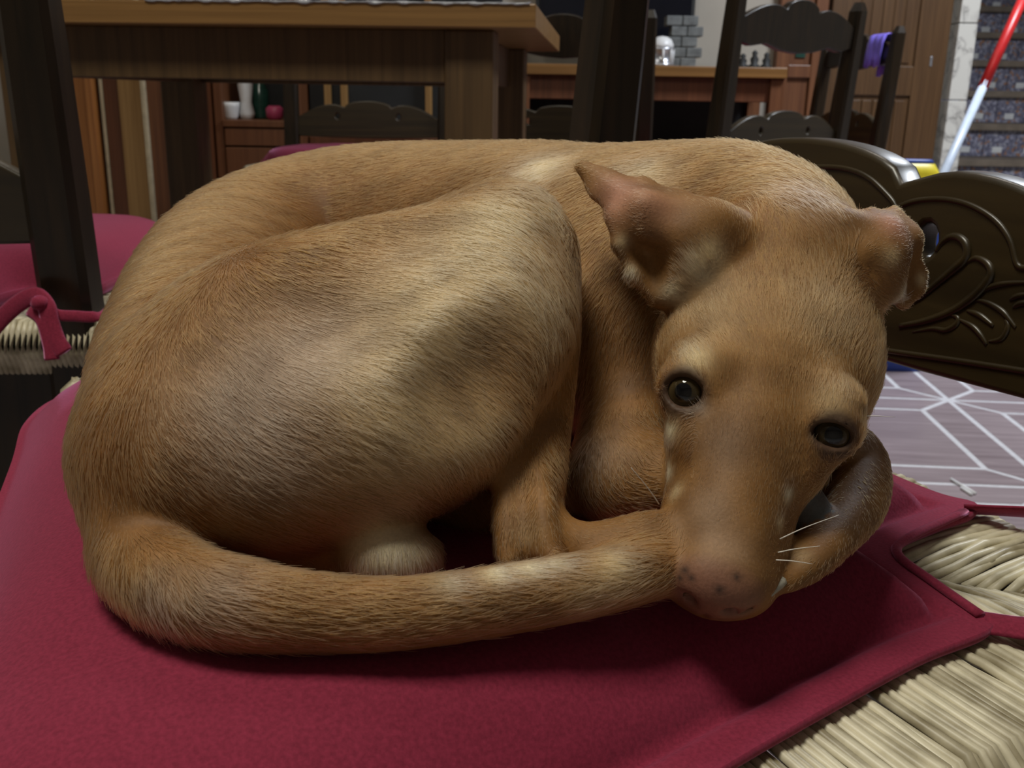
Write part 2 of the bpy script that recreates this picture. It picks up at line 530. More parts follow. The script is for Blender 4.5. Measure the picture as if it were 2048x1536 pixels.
# tall wooden cabinet at the far left with upright boards
e, w, h = unit('tall_cabinet', 128, 352, -160, 420, 3.1, 0.5, 'tall cabinet of orange and brown upright boards behind the left chair', 'cabinet', 0.0)
box('body', -w, w, 0.03, 0.5, 0.0, h, M['cab_brown'], e)
cols = [(0.0, 0.19, 'cab_orange', -0.01), (0.19, 0.255, 'cab_orange', -0.025), (0.255, 0.29, 'dark', 0.02), (0.29, 0.32, 'cab_pale', 0.0),
        (0.32, 0.47, 'cab_brown', 0.005), (0.47, 0.68, 'cab_gold', -0.012), (0.68, 0.715, 'cab_pale', -0.02), (0.715, 0.955, 'red_cab', 0.0), (0.955, 0.985, 'cab_gold', -0.012), (0.985, 1.0, 'cab_brown', 0.0)]
for a, b_, mm, yy in cols:
    box('upright_board', -w + a * 2 * w, -w + b_ * 2 * w, yy, 0.03, 0.0, h, M[mm], e, 0.002)

# display cabinet with a mirrored niche above a drawer front
e, w, h = unit('display_cabinet', 425, 600, -60, 420, 3.45, 0.4, 'reddish wooden display cabinet with open niche behind the dining table', 'cabinet', 0.0)
zs = ony(500, 240, e.location.y)[2]
box('side_panel', -w, -w + 0.03, 0, 0.38, 0, h, M['red_cab'], e)
box('side_panel', w - 0.03, w, 0, 0.38, 0, h, M['red_cab'], e)
box('back_panel', -w + 0.03, w - 0.03, 0.36, 0.38, 0, h, M['dark'], e)
box('shelf', -w + 0.03, w - 0.03, -0.012, 0.36, zs - 0.025, zs, M['red_cab'], e)
zd = ony(500, 295, e.location.y)[2]
dw = box('drawer', -w + 0.035, w - 0.035, -0.008, 0.3, zd + 0.006, zs - 0.03, M['red_cab'], e)
box('drawer', -w + 0.035, w - 0.035, -0.008, 0.3, zd - 0.2, zd, M['red_cab'], e)
box('plinth', -w + 0.03, w - 0.03, 0.0, 0.3, 0.0, zd - 0.21, M['red_cab'], e)
DCx, DCy = e.location.x, e.location.y
def on_shelf(u, dyy): return (ony(u, 200, DCy + dyy)[0], DCy + dyy, zs)
o = lathe('vase', [(0.022, 0), (0.03, 0.02), (0.02, 0.06), (0.028, 0.12), (0.016, 0.16), (0.012, 0.2), (0.02, 0.21)], M['white'], None, 14, on_shelf(492, 0.10))
tag(o, 'slender white vase in the niche of the reddish display cabinet', 'vase')
o = lathe('cup', [(0.02, 0), (0.026, 0.01), (0.032, 0.045), (0.034, 0.06), (0.030, 0.058), (0.02, 0.012)], M['white'], None, 14, on_shelf(460, 0.06))
tag(o, 'small white cup at the left of the cabinet niche', 'cup')
o = lathe('candle_pot', [(0.02, 0), (0.03, 0.01), (0.032, 0.04), (0.02, 0.05), (0.018, 0.046)], M['pinkcup'], None, 14, on_shelf(548, 0.07))
tag(o, 'low pink ceramic pot at the right of the cabinet niche', 'pot')
o = lathe('bottle', [(0.03, 0), (0.033, 0.01), (0.033, 0.10), (0.014, 0.14), (0.012, 0.19), (0.015, 0.2)], M['green'], None, 14, on_shelf(520, 0.18))
tag(o, 'dark green bottle behind the white vase in the niche', 'bottle')
o = lathe('jar', [(0.035, 0), (0.04, 0.01), (0.04, 0.09), (0.03, 0.1), (0.03, 0.12), (0.0, 0.121)], M['cab_pale'], None, 14, on_shelf(446, 0.2))
tag(o, 'pale wooden jar at the back left of the cabinet niche', 'jar')

# dark glazed cabinet behind the table
e, w, h = unit('glass_cabinet', 616, 1000, -60, 420, 3.55, 0.4, 'dark glazed cabinet with pale upright bars behind the carved chair', 'cabinet', 0.0)
box('body', -w, w, 0.02, 0.4, 0.0, h, M['dark'], e)
for uu in (655, 688, 857):
    xx = ony(uu, 180, e.location.y)[0] - e.location.x
    box('upright_bar', xx - 0.012, xx + 0.012, -0.008, 0.02, 0.5, h, M['cab_gold'], e, 0.002)
box('top_rail', -w, w, -0.008, 0.02, h - 0.06, h, M['cab_brown'], e)
box('base_rail', -w, w, -0.008, 0.02, 0.0, 0.5, M['cab_brown'], e)

# sideboard with television and small things
e, w, h = unit('sideboard', 1030, 1560, 131, 420, 3.55, 0.4, 'long sideboard with an orange-brown top edge left of the door', 'sideboard', 0.0)
SBx, SBy, SBz, SBw = e.location.x, e.location.y, h, w
box('top', -w, w, -0.02, 0.42, h - 0.037, h, M['sideboard'], e, 0.003)
box('apron', -w + 0.03, w - 0.03, 0.02, 0.05, h - 0.12, h - 0.037, M['cab_brown'], e)
box('back_panel', -w + 0.03, w - 0.03, 0.37, 0.39, 0.1, h - 0.037, M['dark'], e)
box('leg', -w + 0.0, -w + 0.05, 0.0, 0.05, 0, h - 0.037, M['red_cab'], e)
box('leg', w - 0.05, w, 0.0, 0.05, 0, h - 0.037, M['red_cab'], e)
box('leg', -w, -w + 0.05, 0.34, 0.39, 0, h - 0.037, M['red_cab'], e)
box('leg', w - 0.05, w, 0.34, 0.39, 0, h - 0.037, M['red_cab'], e)
box('lower_shelf', -w + 0.03, w - 0.03, 0.02, 0.37, h - 0.36, h - 0.34, M['cab_brown'], e)

e2_, w2, h2 = unit('television', 1075, 1400, -330, 70, 3.85, 0.06, 'black flat television above the sideboard behind the chairs', 'television')
e2_.location.z = SBz
h2 = h2 + 0.1
box('screen', -w2 + 0.015, w2 - 0.015, -0.004, 0.0, 0.12, h2 - 0.015, M['tv'], e2_, 0)
box('casing', -w2, w2, 0.0, 0.05, 0.105, h2, M['dark'], e2_, 0.004)
box('foot', -0.18, 0.18, -0.03, 0.1, 0.0, 0.012, M['dark'], e2_, 0.003)
box('neck', -0.04, 0.04, 0.02, 0.05, 0.012, 0.12, M['dark'], e2_, 0.003)

def on_side(u, dyy): return (ony(u, 130, SBy + dyy)[0], SBy + dyy, SBz)
# silvery mantel clock like ornament, grey stone blocks, figurines
p_ = on_side(1322, 0.08)
e = tag(empty('lantern', p_), 'silvery white domed ornament on the sideboard left of the tall chair', 'ornament')
lathe('dome', [(0.043, 0.062), (0.042, 0.075), (0.034, 0.092), (0.018, 0.102), (0.0, 0.105)], M['white'], e, 14)
lathe('body', [(0.046, 0.0), (0.048, 0.008), (0.04, 0.012), (0.038, 0.05), (0.045, 0.056), (0.045, 0.064)], M['steel'], e, 14)
for k in range(8):
    a = k * math.pi / 4
    tube('bar', [(0.041 * math.cos(a), 0.041 * math.sin(a), 0.01), (0.043 * math.cos(a), 0.043 * math.sin(a), 0.06)], 0.004, M['white'], e, 6)
p_ = on_side(1365, 0.17)
e = tag(empty('stone_pillar', p_), 'grey stacked stone block ornament on the sideboard beside the television', 'ornament')
for r_ in range(5):
    for c_ in range(2):
        off = 0.012 if r_ % 2 else -0.008
        box('stone_block', -0.06 + c_ * 0.06 + off, -0.003 + c_ * 0.06 + off, 0.0, 0.07, r_ * 0.037, r_ * 0.037 + 0.034, M['grey_stone'], e, 0.003)
for k, (uu, hh, lb) in enumerate(((1485, 0.05, 'short dark figurine at the left of three on the sideboard'), (1508, 0.062, 'tall dark figurine at the middle of three on the sideboard'), (1532, 0.055, 'dark figurine at the right of three on the sideboard'))):
    o = lathe('figurine', [(0.02, 0), (0.022, 0.008), (0.012, 0.015), (0.016, hh * 0.5), (0.008, hh * 0.7), (0.011, hh * 0.85), (0.004, hh)], M['dark'], None, 12, on_side(uu, 0.09))
    tag(o, lb, 'figurine')
e, w, h = unit('marble_panel', 1462, 1562, -330, 131, 4.12, 0.05, 'white dark-veined marble slab on the wall above the sideboard', 'panel')
box('slab', -w, w, -0.02, 0.03, 0.0, h * 0.62, M['marble'], e, 0.003)
box('slab', -w, w, -0.02, 0.03, h * 0.62 + 0.004, h, M['marble'], e, 0.003)

# reddish cabinet left of the door
e, w, h = unit('red_cabinet', 1560, 1655, -330, 420, 3.98, 0.15, 'narrow reddish wooden cabinet standing between sideboard and door', 'cabinet', 0.0)
box('body', -w, w, 0.02, 0.14, 0, h, M['red_cab'], e)
zm = ony(1600, 140, e.location.y)[2]
box('stile', -w, -w + 0.05, 0.0, 0.02, 0, h, M['red_cab'], e)
box('stile', w - 0.05, w, 0.0, 0.02, 0, h, M['red_cab'], e)
box('rail', -w + 0.05, w - 0.05, 0.0, 0.02, zm - 0.03, zm + 0.02, M['red_cab'], e)
box('pane', -w + 0.08, -w + 0.12, 0.012, 0.02, zm + 0.05, zm + 0.12, M['green'], e, 0)
# ================================================================== chairs
BW, FW_, SD, SZ, LEAN = 0.23, 0.275, 0.37, 0.46, 0.08
def ylean(z): return -max(0.0, z - 0.45) * LEAN

def post_mesh(x, half=0.021):
    zs_ = [0.0, 0.25, 0.45, 0.55, 0.68, 0.80, 0.855, 0.875]
    hs_ = [half * 0.9, half, half, half, half * 0.95, half * 0.85, half * 0.8, half * 0.45]
    V, Fs = [], []
    c = 0.28
    for z, h in zip(zs_, hs_):
        y = ylean(z)
        for sx, sy in ((-1, -1 + c), (-1 + c, -1), (1 - c, -1), (1, -1 + c), (1, 1 - c), (1 - c, 1), (-1 + c, 1), (-1, 1 - c)):
            V.append((x + sx * h, y + sy * h, z))
    for i in range(len(zs_) - 1):
        for k in range(8):
            Fs.append((i * 8 + k, i * 8 + (k + 1) % 8, (i + 1) * 8 + (k + 1) % 8, (i + 1) * 8 + k))
    Fs.append(tuple(reversed(range(8))))
    Fs.append(tuple((len(zs_) - 1) * 8 + k for k in range(8)))
    return mesh('post', V, Fs)

def upright(me, yoff):
    for v in me.vertices:
        x, y, z = v.co
        v.co = (x, ylean(y) + z + yoff, y)
    me.flip_normals()
    me.update()
    return me

def mirror_pts(half):
    """half outline given for x>=0 from centre outward; returns full left-to-right list"""
    return [(-x, z) for x, z in reversed(half) if x > 1e-6] + list(half)

def arch(x0, z0, xp, zp, x1, z1, n=10):
    pts = []
    for i in range(n + 1):
        t = i / n
        x = x0 + (x1 - x0) * t
        if x <= xp:
            q = (x - x0) / max(1e-6, xp - x0); z = z0 + (zp - z0) * math.sin(q * math.pi / 2)
        else:
            q = (x - xp) / (x1 - xp); z = zp + (z1 - zp) * (1 - math.cos(q * math.pi / 2))
        pts.append((x, z))
    return pts

def lower_slat_mesh():
    half = [(0.069 * i / 10, 0.609 + 0.019 * math.sqrt(max(0, 1 - (i / 10) ** 2))) for i in range(0, 11)]
    half += arch(0.070, 0.6085, 0.105, 0.6175, 0.216, 0.575, 14)[1:]
    top = mirror_pts(half)
    bot = [(0.216, 0.531), (0.1, 0.527), (0.0, 0.526), (-0.1, 0.527), (-0.216, 0.531)]
    holes = []
    for s in (-1, 1):
        h = []
        for i in range(16):
            a = 2 * math.pi * i / 16
            r = 0.0092 * (1 + 0.35 * math.cos(a - math.pi * 0.62))
            h.append((s * (0.0925 + r * math.cos(a)), 0.583 + 1.25 * r * math.sin(a)))
        holes.append(h if s > 0 else h[::-1])
    return upright(flat_curve_mesh('lower_slat', [top + bot] + holes, 0.018, 0.003), 0.0)

def crest_mesh():
    half = [(0.06 * i / 10, 0.838 + 0.024 * math.sqrt(max(0, 1 - (i / 10) ** 2))) for i in range(0, 11)]
    half += arch(0.061, 0.8375, 0.10, 0.846, 0.216, 0.812, 12)[1:]
    top = mirror_pts(half)
    bot = [(0.216, 0.775), (0.17, 0.765), (0.12, 0.772), (0.06, 0.76), (0.0, 0.755), (-0.06, 0.76), (-0.12, 0.772), (-0.17, 0.765), (-0.216, 0.775)]
    return upright(flat_curve_mesh('crest_rail', [top + bot], 0.02, 0.003), 0.0)

def bar_mesh(name, p, q, half):
    V, Fs = tube_data([p, q], half * 1.2, 8)
    return mesh(name, V, Fs, True)

QUAD = [np.array([-BW - 0.026, -0.012]), np.array([BW + 0.026, -0.012]), np.array([FW_, SD]), np.array([-FW_, SD])]
CEN = np.array([0.0, 0.19])
def strand(A, B, t, w, sides=6):
    E = A + (B - A) * t
    d = (B - A) / np.linalg.norm(B - A)
    out = np.array([d[1], -d[0]])
    k = 2 * t if t < 0.5 else 2 * (1 - t)
    end = (A if t < 0.5 else B) * (1 - k) + CEN * k
    L = np.linalg.norm(end - E)
    pts = [(*(E + out * 0.004), SZ - 0.042), (*(E + out * 0.013), SZ - 0.022), (*(E + out * 0.007), SZ - 0.006)]
    n = 5
    for i in range(n + 1):
        q = i / n
        p = E + (end - E) * q
        jit = rng.normal(0, 0.0006, 2) if 0 < i < n else np.zeros(2)
        pts.append((*(p + jit), SZ + 0.001 * math.sin(q * 3.1) - 0.006 * (q ** 3) + rng.normal(0, 0.0007)))
    V, Fs = tube_data(pts, w, sides, 1.0, (0, 0, 1))
    return V, Fs

def rush_joined(rails, spacing):
    V, Fs = [], []
    for r in rails:
        A, B = QUAD[r], QUAD[(r + 1) % 4]
        n = int(np.linalg.norm(B - A) / spacing)
        for i in range(n):
            v, f = strand(A, B, (i + 0.5) / n, spacing * 0.54, 5)
            b_ = len(V)
            V += v; Fs += [tuple(x + b_ for x in q) for q in f]
    return mesh('rush_weave', V, Fs, True)

slat_me, crest_me = lower_slat_mesh(), crest_mesh()
postL, postR = post_mesh(-BW), post_mesh(BW)
legL = bar_mesh('front_leg', (-FW_ + 0.025, SD - 0.02, 0), (-FW_ + 0.025, SD - 0.02, SZ - 0.005), 0.019)
legR = bar_mesh('front_leg', (FW_ - 0.025, SD - 0.02, 0), (FW_ - 0.025, SD - 0.02, SZ - 0.005), 0.019)
rails_me = []
cs = [(-BW, 0.0), (BW, 0.0), (FW_ - 0.025, SD - 0.02), (-FW_ + 0.025, SD - 0.02)]
for i in range(4):
    p, q = cs[i], cs[(i + 1) % 4]
    rails_me.append(bar_mesh('seat_rail', (*p, SZ - 0.024), (*q, SZ - 0.024), 0.013))
str_me = []
for z in (0.14, 0.27):
    for i in range(4):
        p, q = cs[i], cs[(i + 1) % 4]
        str_me.append(bar_mesh('stretcher', (*p, z), (*q, z), 0.009))
shade_board_me = box_mesh('shade_board', -BW + 0.015, BW - 0.015, -0.009, 0.009, 0.27, 0.432, 0.003)  # added dark board standing in for floor shade below the left seat
rush_coarse = rush_joined((0, 1, 2, 3), 0.0046)
for me in (crest_me, shade_board_me, postL, postR, legL, legR, *rails_me, *str_me): me.materials.append(M['chair'])
slat_me.materials.append(M['slat'])
rush_coarse.materials.append(M['rush'])

def make_chair(loc, rot, label, fine=False):
    e = empty('dining_chair', (loc[0], loc[1], 0), rot)
    tag(e, label, 'chair', 'carved rush-seat dining chairs')
    link('post', postL, None, e); link('post', postR, None, e)
    link('front_leg', legL, None, e); link('front_leg', legR, None, e)
    sl = link('lower_slat', slat_me, None, e)
    link('crest_rail', crest_me, None, e)
    for me in rails_me: link('seat_rail', me, None, e)
    for me in str_me: link('stretcher', me, None, e)
    link('shade_board', shade_board_me, None, e)
    if fine:
        tag(link('rush_weave', rush_joined((1, 2), 0.0040), M['rush'], e), kind='stuff')
        for r in (3, 0):
            A, B = QUAD[r], QUAD[(r + 1) % 4]
            n = 124 if r == 3 else 136
            sp_ = np.linalg.norm(B - A) / n
            for i in range(n):
                v, f = strand(A, B, np.clip((i + 0.5 + rng.normal(0, 0.16)) / n, 0.003, 0.997), sp_ * (0.50 + 0.22 * rng.random()), 6)
                link('rush_strand', mesh('rush_strand', v, f, True), M['rush'], e)
    else:
        tag(link('rush_weave', rush_coarse, None, e), kind='stuff')
    return e, sl

TH = math.radians(116.5)
BX = np.array([math.cos(TH), math.sin(TH)]); OUT = np.array([BX[1], -BX[0]])
MID = np.array([0.245, 0.375]) + BX * 0.2
def loc2w(x, y, z):
    p = MID + BX * x - OUT * y
    return np.array([p[0], p[1], z])
chair0, slat0 = make_chair(MID, TH, 'dark carved walnut chair under the dog, its scalloped slat at the right', True)

# carved relief on the slat of the near chair, mirrored about its middle
def slat_xz(u, v):
    q = ray(u, v)
    A = q[:2] @ OUT - q[2] * LEAN
    t = ((CAM_Z - 0.45) * LEAN - 0.009 - (CAM[:2] - MID) @ OUT) / A
    X = CAM + q * t
    return float((X[:2] - MID) @ BX), float(X[2])
carv = {
    'carved_border': [[(1793, 416), (1830, 402), (1885, 398), (1940, 410), (1990, 440), (2020, 480), (2035, 530), (2060, 536)],
                      [(1793, 416), (1785, 402), (1770, 385), (1745, 361), (1720, 346), (1690, 337), (1660, 334), (1628, 334)],
                      [(1600, 668), (1700, 688), (1780, 702), (1900, 719), (2048, 742), (2150, 760)]],
    'carved_petal': [[(1872, 503), (1883, 486), (1900, 474), (1919, 475), (1934, 492), (1931, 517), (1905, 541), (1881, 561), (1837, 596), (1803, 611)],
                     [(1934, 524), (1953, 516), (1975, 527), (1983, 546), (1972, 567), (1944, 596), (1900, 624), (1850, 642), (1800, 652)]],
    'carved_leaf': [[(1950, 592), (1959, 583), (1990, 571), (2022, 566), (2060, 565)],
                    [(1947, 599), (1975, 605), (2003, 621), (2019, 639), (2031, 655)],
                    [(1825, 664), (1866, 657), (1891, 660), (1912, 649), (1916, 636), (1900, 627)],
                    [(1916, 638), (1944, 652), (1962, 671), (1973, 689)],
                    [(1978, 683), (2003, 677), (2016, 655), (2012, 639)],
                    [(1934, 621), (1959, 630), (1987, 652)],
                    [(2020, 600), (2035, 592), (2060, 588)], [(2026, 615), (2040, 607), (2060, 605)]]}
for nm, lines in carv.items():
    for ln in lines:
        xz_ = np.array([slat_xz(*q) for q in ln])
        xz_ = catmull(xz_, 5)
        for s in (1, -1):
            pts = [(s * x, ylean(z) + 0.0088, z) for x, z in xz_]
            n = len(pts)
            r0 = {'carved_border': 0.0016, 'carved_petal': 0.0024, 'carved_leaf': 0.0015}[nm]
            taper = np.array([1.0 if nm == 'carved_border' else 0.35 + 0.65 * math.sin(math.pi * min(1, (i + 1) / (n * 0.55)) * 0.5) * (1 if i < n * 0.6 else max(0.25, 1 - (i / n - 0.6) * 1.6)) for i in range(n)])
            tube(nm, pts, r0 * taper, M['slat'], slat0, 6)

# ================================================================== cushions
def cushion_mesh(outline, zb, z_fl, z_top, flange, nang, nring, extra=None, soft=0.034):
    pts = catmull(np.array(outline + outline[:1], float), 10)[:-1]
    seg = np.roll(pts, -1, 0) - pts
    ln = np.linalg.norm(seg, axis=1)
    cum = np.concatenate([[0], np.cumsum(ln)])
    s = np.linspace(0, cum[-1], nang, endpoint=False)
    idx = np.clip(np.searchsorted(cum, s, 'right') - 1, 0, len(pts) - 1)
    E = pts[idx] + seg[idx] * ((s - cum[idx]) / ln[idx])[:, None]
    C0 = np.array([0.0, 0.2])
    rho = 1 - (np.linspace(0, 1, nring)) ** 1.8
    V = []
    P2 = (C0 + (E[None] - C0) * rho[:-1, None, None]).reshape(-1, 2)
    P2 = np.vstack([P2, C0[None]])
    a, b_ = E, np.roll(E, -1, 0)
    ab = b_ - a; L2 = (ab ** 2).sum(1)
    dist = np.full(len(P2), 9.0)
    for i0 in range(0, len(P2), 4000):
        ch = P2[i0:i0 + 4000]
        t = np.clip(((ch[:, None] - a[None]) * ab[None]).sum(2) / L2[None], 0, 1)
        pr = a[None] + ab[None] * t[..., None]
        dist[i0:i0 + 4000] = np.sqrt(((ch[:, None] - pr) ** 2).sum(2)).min(1)
    fl = np.array([flange(x, y) for x, y in P2])
    x = np.maximum(0, dist - fl)
    zt = z_fl + (z_top - z_fl) * (1 - np.exp(-(x / soft) ** 1.15))
    zt -= 0.0034 * np.exp(-((dist - fl) / 0.0032) ** 2) * (fl > 0.006)
    if extra is not None: zt += extra(P2, dist) * np.clip(x / 0.02, 0, 1)
    nv = len(P2)
    V = [(p[0], p[1], z) for p, z in zip(P2, zt)]
    V += [(C0[0] + (e[0] - C0[0]) * 1.003, C0[1] + (e[1] - C0[1]) * 1.003, (z_fl + zb) / 2) for e in E]
    V += [(C0[0] + (e[0] - C0[0]) * 0.997, C0[1] + (e[1] - C0[1]) * 0.997, zb) for e in E]
    V.append((C0[0], C0[1], zb))
    Fs = []
    R = nring - 1
    for r in range(R - 1):
        for k in range(nang):
            k2 = (k + 1) % nang
            Fs.append((r * nang + k, r * nang + k2, (r + 1) * nang + k2, (r + 1) * nang + k))
    for k in range(nang):
        k2 = (k + 1) % nang
        Fs.append(((R - 1) * nang + k, (R - 1) * nang + k2, nv - 1))
        Fs.append((nv + k, nv + k2, k2, k))
        Fs.append((nv + nang + k, nv + nang + k2, nv + k2, nv + k))
        Fs.append((nv + nang + k2, nv + nang + k, nv + 2 * nang))
    return mesh('cushion', V, Fs, True)

half = [(-0.06, 0.004), (-0.12, 0.003), (-0.139, -0.004), (-0.147, 0.006), (-0.150, 0.030), (-0.155, 0.058), (-0.164, 0.073), (-0.185, 0.078), (-0.214, 0.082),
        (-0.223, 0.091), (-0.226, 0.13), (-0.238, 0.20), (-0.247, 0.27), (-0.243, 0.33), (-0.213, 0.378), (-0.165, 0.400), (-0.09, 0.408)]
near = half[:-5] + [(-0.253, 0.28), (-0.256, 0.35), (-0.245, 0.41), (-0.205, 0.440), (-0.15, 0.442), (-0.07, 0.428)]
outline = (near + [(-x, y) for x, y in reversed(half)])[::-1]
outline_gen = (half + [(-x, y) for x, y in reversed(half)])[::-1]
def fl_main(x, y): return 0.017 - 0.014 * min(1, max(0, (y - 0.30) / 0.08))
def folds(P2, dist):
    x, y = P2[:, 0], P2[:, 1]
    z = np.zeros(len(P2))
    def ridge(p, q, w, h):
        nonlocal z
        p, q = np.array(p), np.array(q)
        d = q - p; L = np.linalg.norm(d); d = d / L
        al = (P2 - p) @ d; ac = (P2 - p) @ np.array([-d[1], d[0]])
        m_ = np.clip(al / L, 0, 1)
        z += h * np.exp(-(ac / w) ** 2) * np.exp(-(((al - L / 2) / (0.6 * L)) ** 4))
    ridge((-0.165, 0.080), (-0.08, 0.12), 0.006, 0.003)
    ridge((-0.170, 0.085), (-0.11, 0.16), 0.008, -0.003)
    ridge((-0.150, 0.07), (-0.09, 0.07), 0.006, -0.0025)
    ridge((-0.20, 0.16), (-0.13, 0.22), 0.018, 0.003)
    ridge((-0.21, 0.22), (-0.12, 0.28), 0.02, -0.003)
    ridge((0.02, 0.37), (0.16, 0.34), 0.012, 0.002)
    z += 0.0012 * np.sin(x * 31 + 1.3) * np.sin(y * 27 + 0.4)
    return z
cush_me = cushion_mesh(outline, SZ + 0.004, SZ + 0.0085, 0.5015, fl_main, 460, 60, folds, 0.026)
c0 = link('seat_cushion', cush_me, M['fabric'], None, (MID[0], MID[1], 0), TH)
tag(c0, 'crimson cotton seat cushion with notched corner that the dog lies on', 'cushion', 'crimson seat cushions')
def strap(name, pts, w, parent=None, up=(0, 0, 1), flat=0.18):
    p = catmull(np.array(pts, float), 6)
    return tube(name, p, w, M['fabric'], parent, 8, flat, up)
strap('tie', [(-0.141, 0.004, SZ + 0.007), (-0.165, -0.012, SZ + 0.012), (-0.20, -0.030, SZ + 0.02), (-0.235, -0.034, SZ + 0.024), (-0.262, -0.02, SZ + 0.025)], 0.0085, c0, (0, -0.6, 0.8))
strap('tie', [(-0.218, 0.087, SZ + 0.0075), (-0.232, 0.074, SZ + 0.009), (-0.25, 0.05, SZ + 0.014), (-0.264, 0.01, SZ + 0.024), (-0.258, -0.02, SZ + 0.025)], 0.0065, c0, (-0.3, 0, 1))
strap('seam_piping', [(-0.147, 0.012, SZ + 0.0095), (-0.157, 0.060, SZ + 0.0095), (-0.167, 0.076, SZ + 0.0095), (-0.19, 0.082, SZ + 0.0095), (-0.216, 0.087, SZ + 0.0095)], 0.0022, c0, flat=0.8)

gen_me = cushion_mesh(outline_gen, SZ + 0.004, SZ + 0.014, 0.512, lambda x, y: 0.004, 160, 26, None, 0.02)
gen_me.materials.append(M['fabric'])
def add_cushion(loc, rot, label):
    o = link('seat_cushion', gen_me, None, None, (loc[0], loc[1], 0), rot)
    return tag(o, label, 'cushion', 'crimson seat cushions')

def rot2(a, x, y): return np.array([math.cos(a) * x - math.sin(a) * y, math.sin(a) * x + math.cos(a) * y])
# chair at the left, back towards us
a = math.radians(4)
ml = np.array([-0.375, 0.815]) - rot2(a, BW, 0)
make_chair(ml, a, 'near-black chair at the left edge, seen from behind, close to the camera')
cl = add_cushion(ml, a, 'bright crimson cushion on the chair at the left edge')
def wl(u, v, d):
    p = at(u, v, d); q = rot2(-a, p[0] - ml[0], p[1] - ml[1]); return (q[0], q[1], p[2])
strap('tie', [wl(-40, 690, .80), wl(0, 640, .795), wl(38, 606, .79), wl(70, 592, .785), wl(92, 612, .78), wl(100, 645, .78), wl(112, 680, .78), wl(128, 706, .78)], 0.0075, cl, (0, -1, 0.3), 0.25)
strap('tie', [wl(60, 618, .785), wl(85, 640, .78), wl(100, 690, .78), wl(104, 720, .78)], 0.006, cl, (0, -1, 0.3), 0.25)
strap('tie', [wl(75, 605, .79), wl(110, 628, .785), wl(150, 632, .783), wl(195, 632, .785), wl(225, 610, .82)], 0.0045, cl, (0, -1, 0.3), 0.3)
lathe_k = lathe('tie_knot', [(0.002, -0.006), (0.006, -0.004), (0.0075, 0.0), (0.006, 0.004), (0.002, 0.006)], M['fabric'], cl, 10, wl(80, 606, .78))

a = math.radians(40.7)
mb = np.array([0.60, 2.315])
make_chair(mb, a, 'dark carved chair right of centre whose post tops the dog\'s shoulder')
add_cushion(mb, a, 'crimson cushion on the carved chair right of centre')
a = math.radians(99)
mc = np.array([1.085, 3.36])
make_chair(mc, a, 'far carved chair seen edge-on in front of the wooden door')
add_cushion(mc, a, 'pink-lit crimson cushion on the chair in front of the wooden door')
a = math.radians(-8)
ma = np.array([0.125, 2.80])
make_chair(ma, a, 'dark carved chair behind the right end of the dining table')
add_cushion(ma, a, 'crimson cushion on the chair behind the right table end')
a = math.radians(180)
md = np.array([-0.445, 3.02])
make_chair(md, a, 'carved chair facing us from the far side of the dining table')
add_cushion(md, a, 'purplish crimson cushion on the chair facing us across the table')

# ================================================================== table
tc_ = at(1071, 56, 1.5)
TZ = tc_[2]
tb = tag(empty('dining_table', (tc_[0], tc_[1], 0), math.radians(-5)), 'brown wooden dining table with thick square legs behind the dog', 'table')
TL = 0.98
nb = 4
for k in range(nb):
    box('top_board', -TL - 0.12, 0.0, k * 0.2 + 0.0006, (k + 1) * 0.2 - 0.0006, TZ, TZ + 0.035, M['table'], tb, 0.002)  # left overhang lengthened to keep lamp light off the floor
lw = 0.08
for lx in (-0.07 - lw, -TL + 0.07):
    for ly in (0.05, 0.8 - 0.05 - lw):
        box('leg', lx, lx + lw, ly, ly + lw, 0, TZ, M['table_leg'], tb, 0.004)
az = TZ - 0.082
box('apron', -TL + 0.15, -0.15, 0.06, 0.085, az, TZ, M['table_leg'], tb, 0.002)
box('apron', -TL + 0.15, -0.15, 0.715, 0.74, az, TZ, M['table_leg'], tb, 0.002)
box('apron', -0.13, -0.105, 0.13, 0.67, az, TZ, M['table_leg'], tb, 0.002)
box('apron', -TL + 0.105, -TL + 0.13, 0.13, 0.67, az, TZ, M['table_leg'], tb, 0.002)
# crumpled plastic cover lying on the table edge
V, Fs = [], []
nx, ny = 90, 8
for j in range(ny):
    for i in range(nx):
        x = -0.62 + 0.61 * i / (nx - 1)
        wv = 0.0025 * math.sin(i * 0.55) + 0.002 * math.sin(i * 1.37 + j) + 0.0015 * math.sin(i * 0.21)
        t = j / (ny - 1)
        if j == 0: y, z = -0.003, -0.0005 - abs(wv) * 0.6
        elif j == 1: y, z = -0.003, 0.0012
        else: y, z = -0.004 + 0.3 * (t - 0.14), 0.0030 + abs(wv) * 0.6 + 0.001 * math.sin(i * 0.8 + j * 2.1)
        V.append((x, y, TZ + 0.035 + z))
for j in range(ny - 1):
    for i in range(nx - 1):
        Fs.append((j * nx + i, j * nx + i + 1, (j + 1) * nx + i + 1, (j + 1) * nx + i))
me = mesh('table_cover', V, Fs, True)
def cover_mat():
    mt, nt, b = mat_new('clear_plastic_cover')
    b.inputs['Base Color'].default_value = (0.55, 0.58, 0.66, 1)
    b.inputs['Roughness'].default_value = 0.15
    b.inputs['Alpha'].default_value = 0.75
    nz = nt.nodes.new('ShaderNodeTexNoise'); nz.inputs['Scale'].default_value = 35
    rp = nt.nodes.new('ShaderNodeValToRGB')
    rp.color_ramp.elements[0].color = (0.12, 0.12, 0.15, 1); rp.color_ramp.elements[0].position = 0.4
    rp.color_ramp.elements[1].color = (0.75, 0.78, 0.85, 1); rp.color_ramp.elements[1].position = 0.6
    nt.links.new(nz.outputs['Fac'], rp.inputs['Fac']); nt.links.new(rp.outputs['Color'], b.inputs['Base Color'])
    return mt
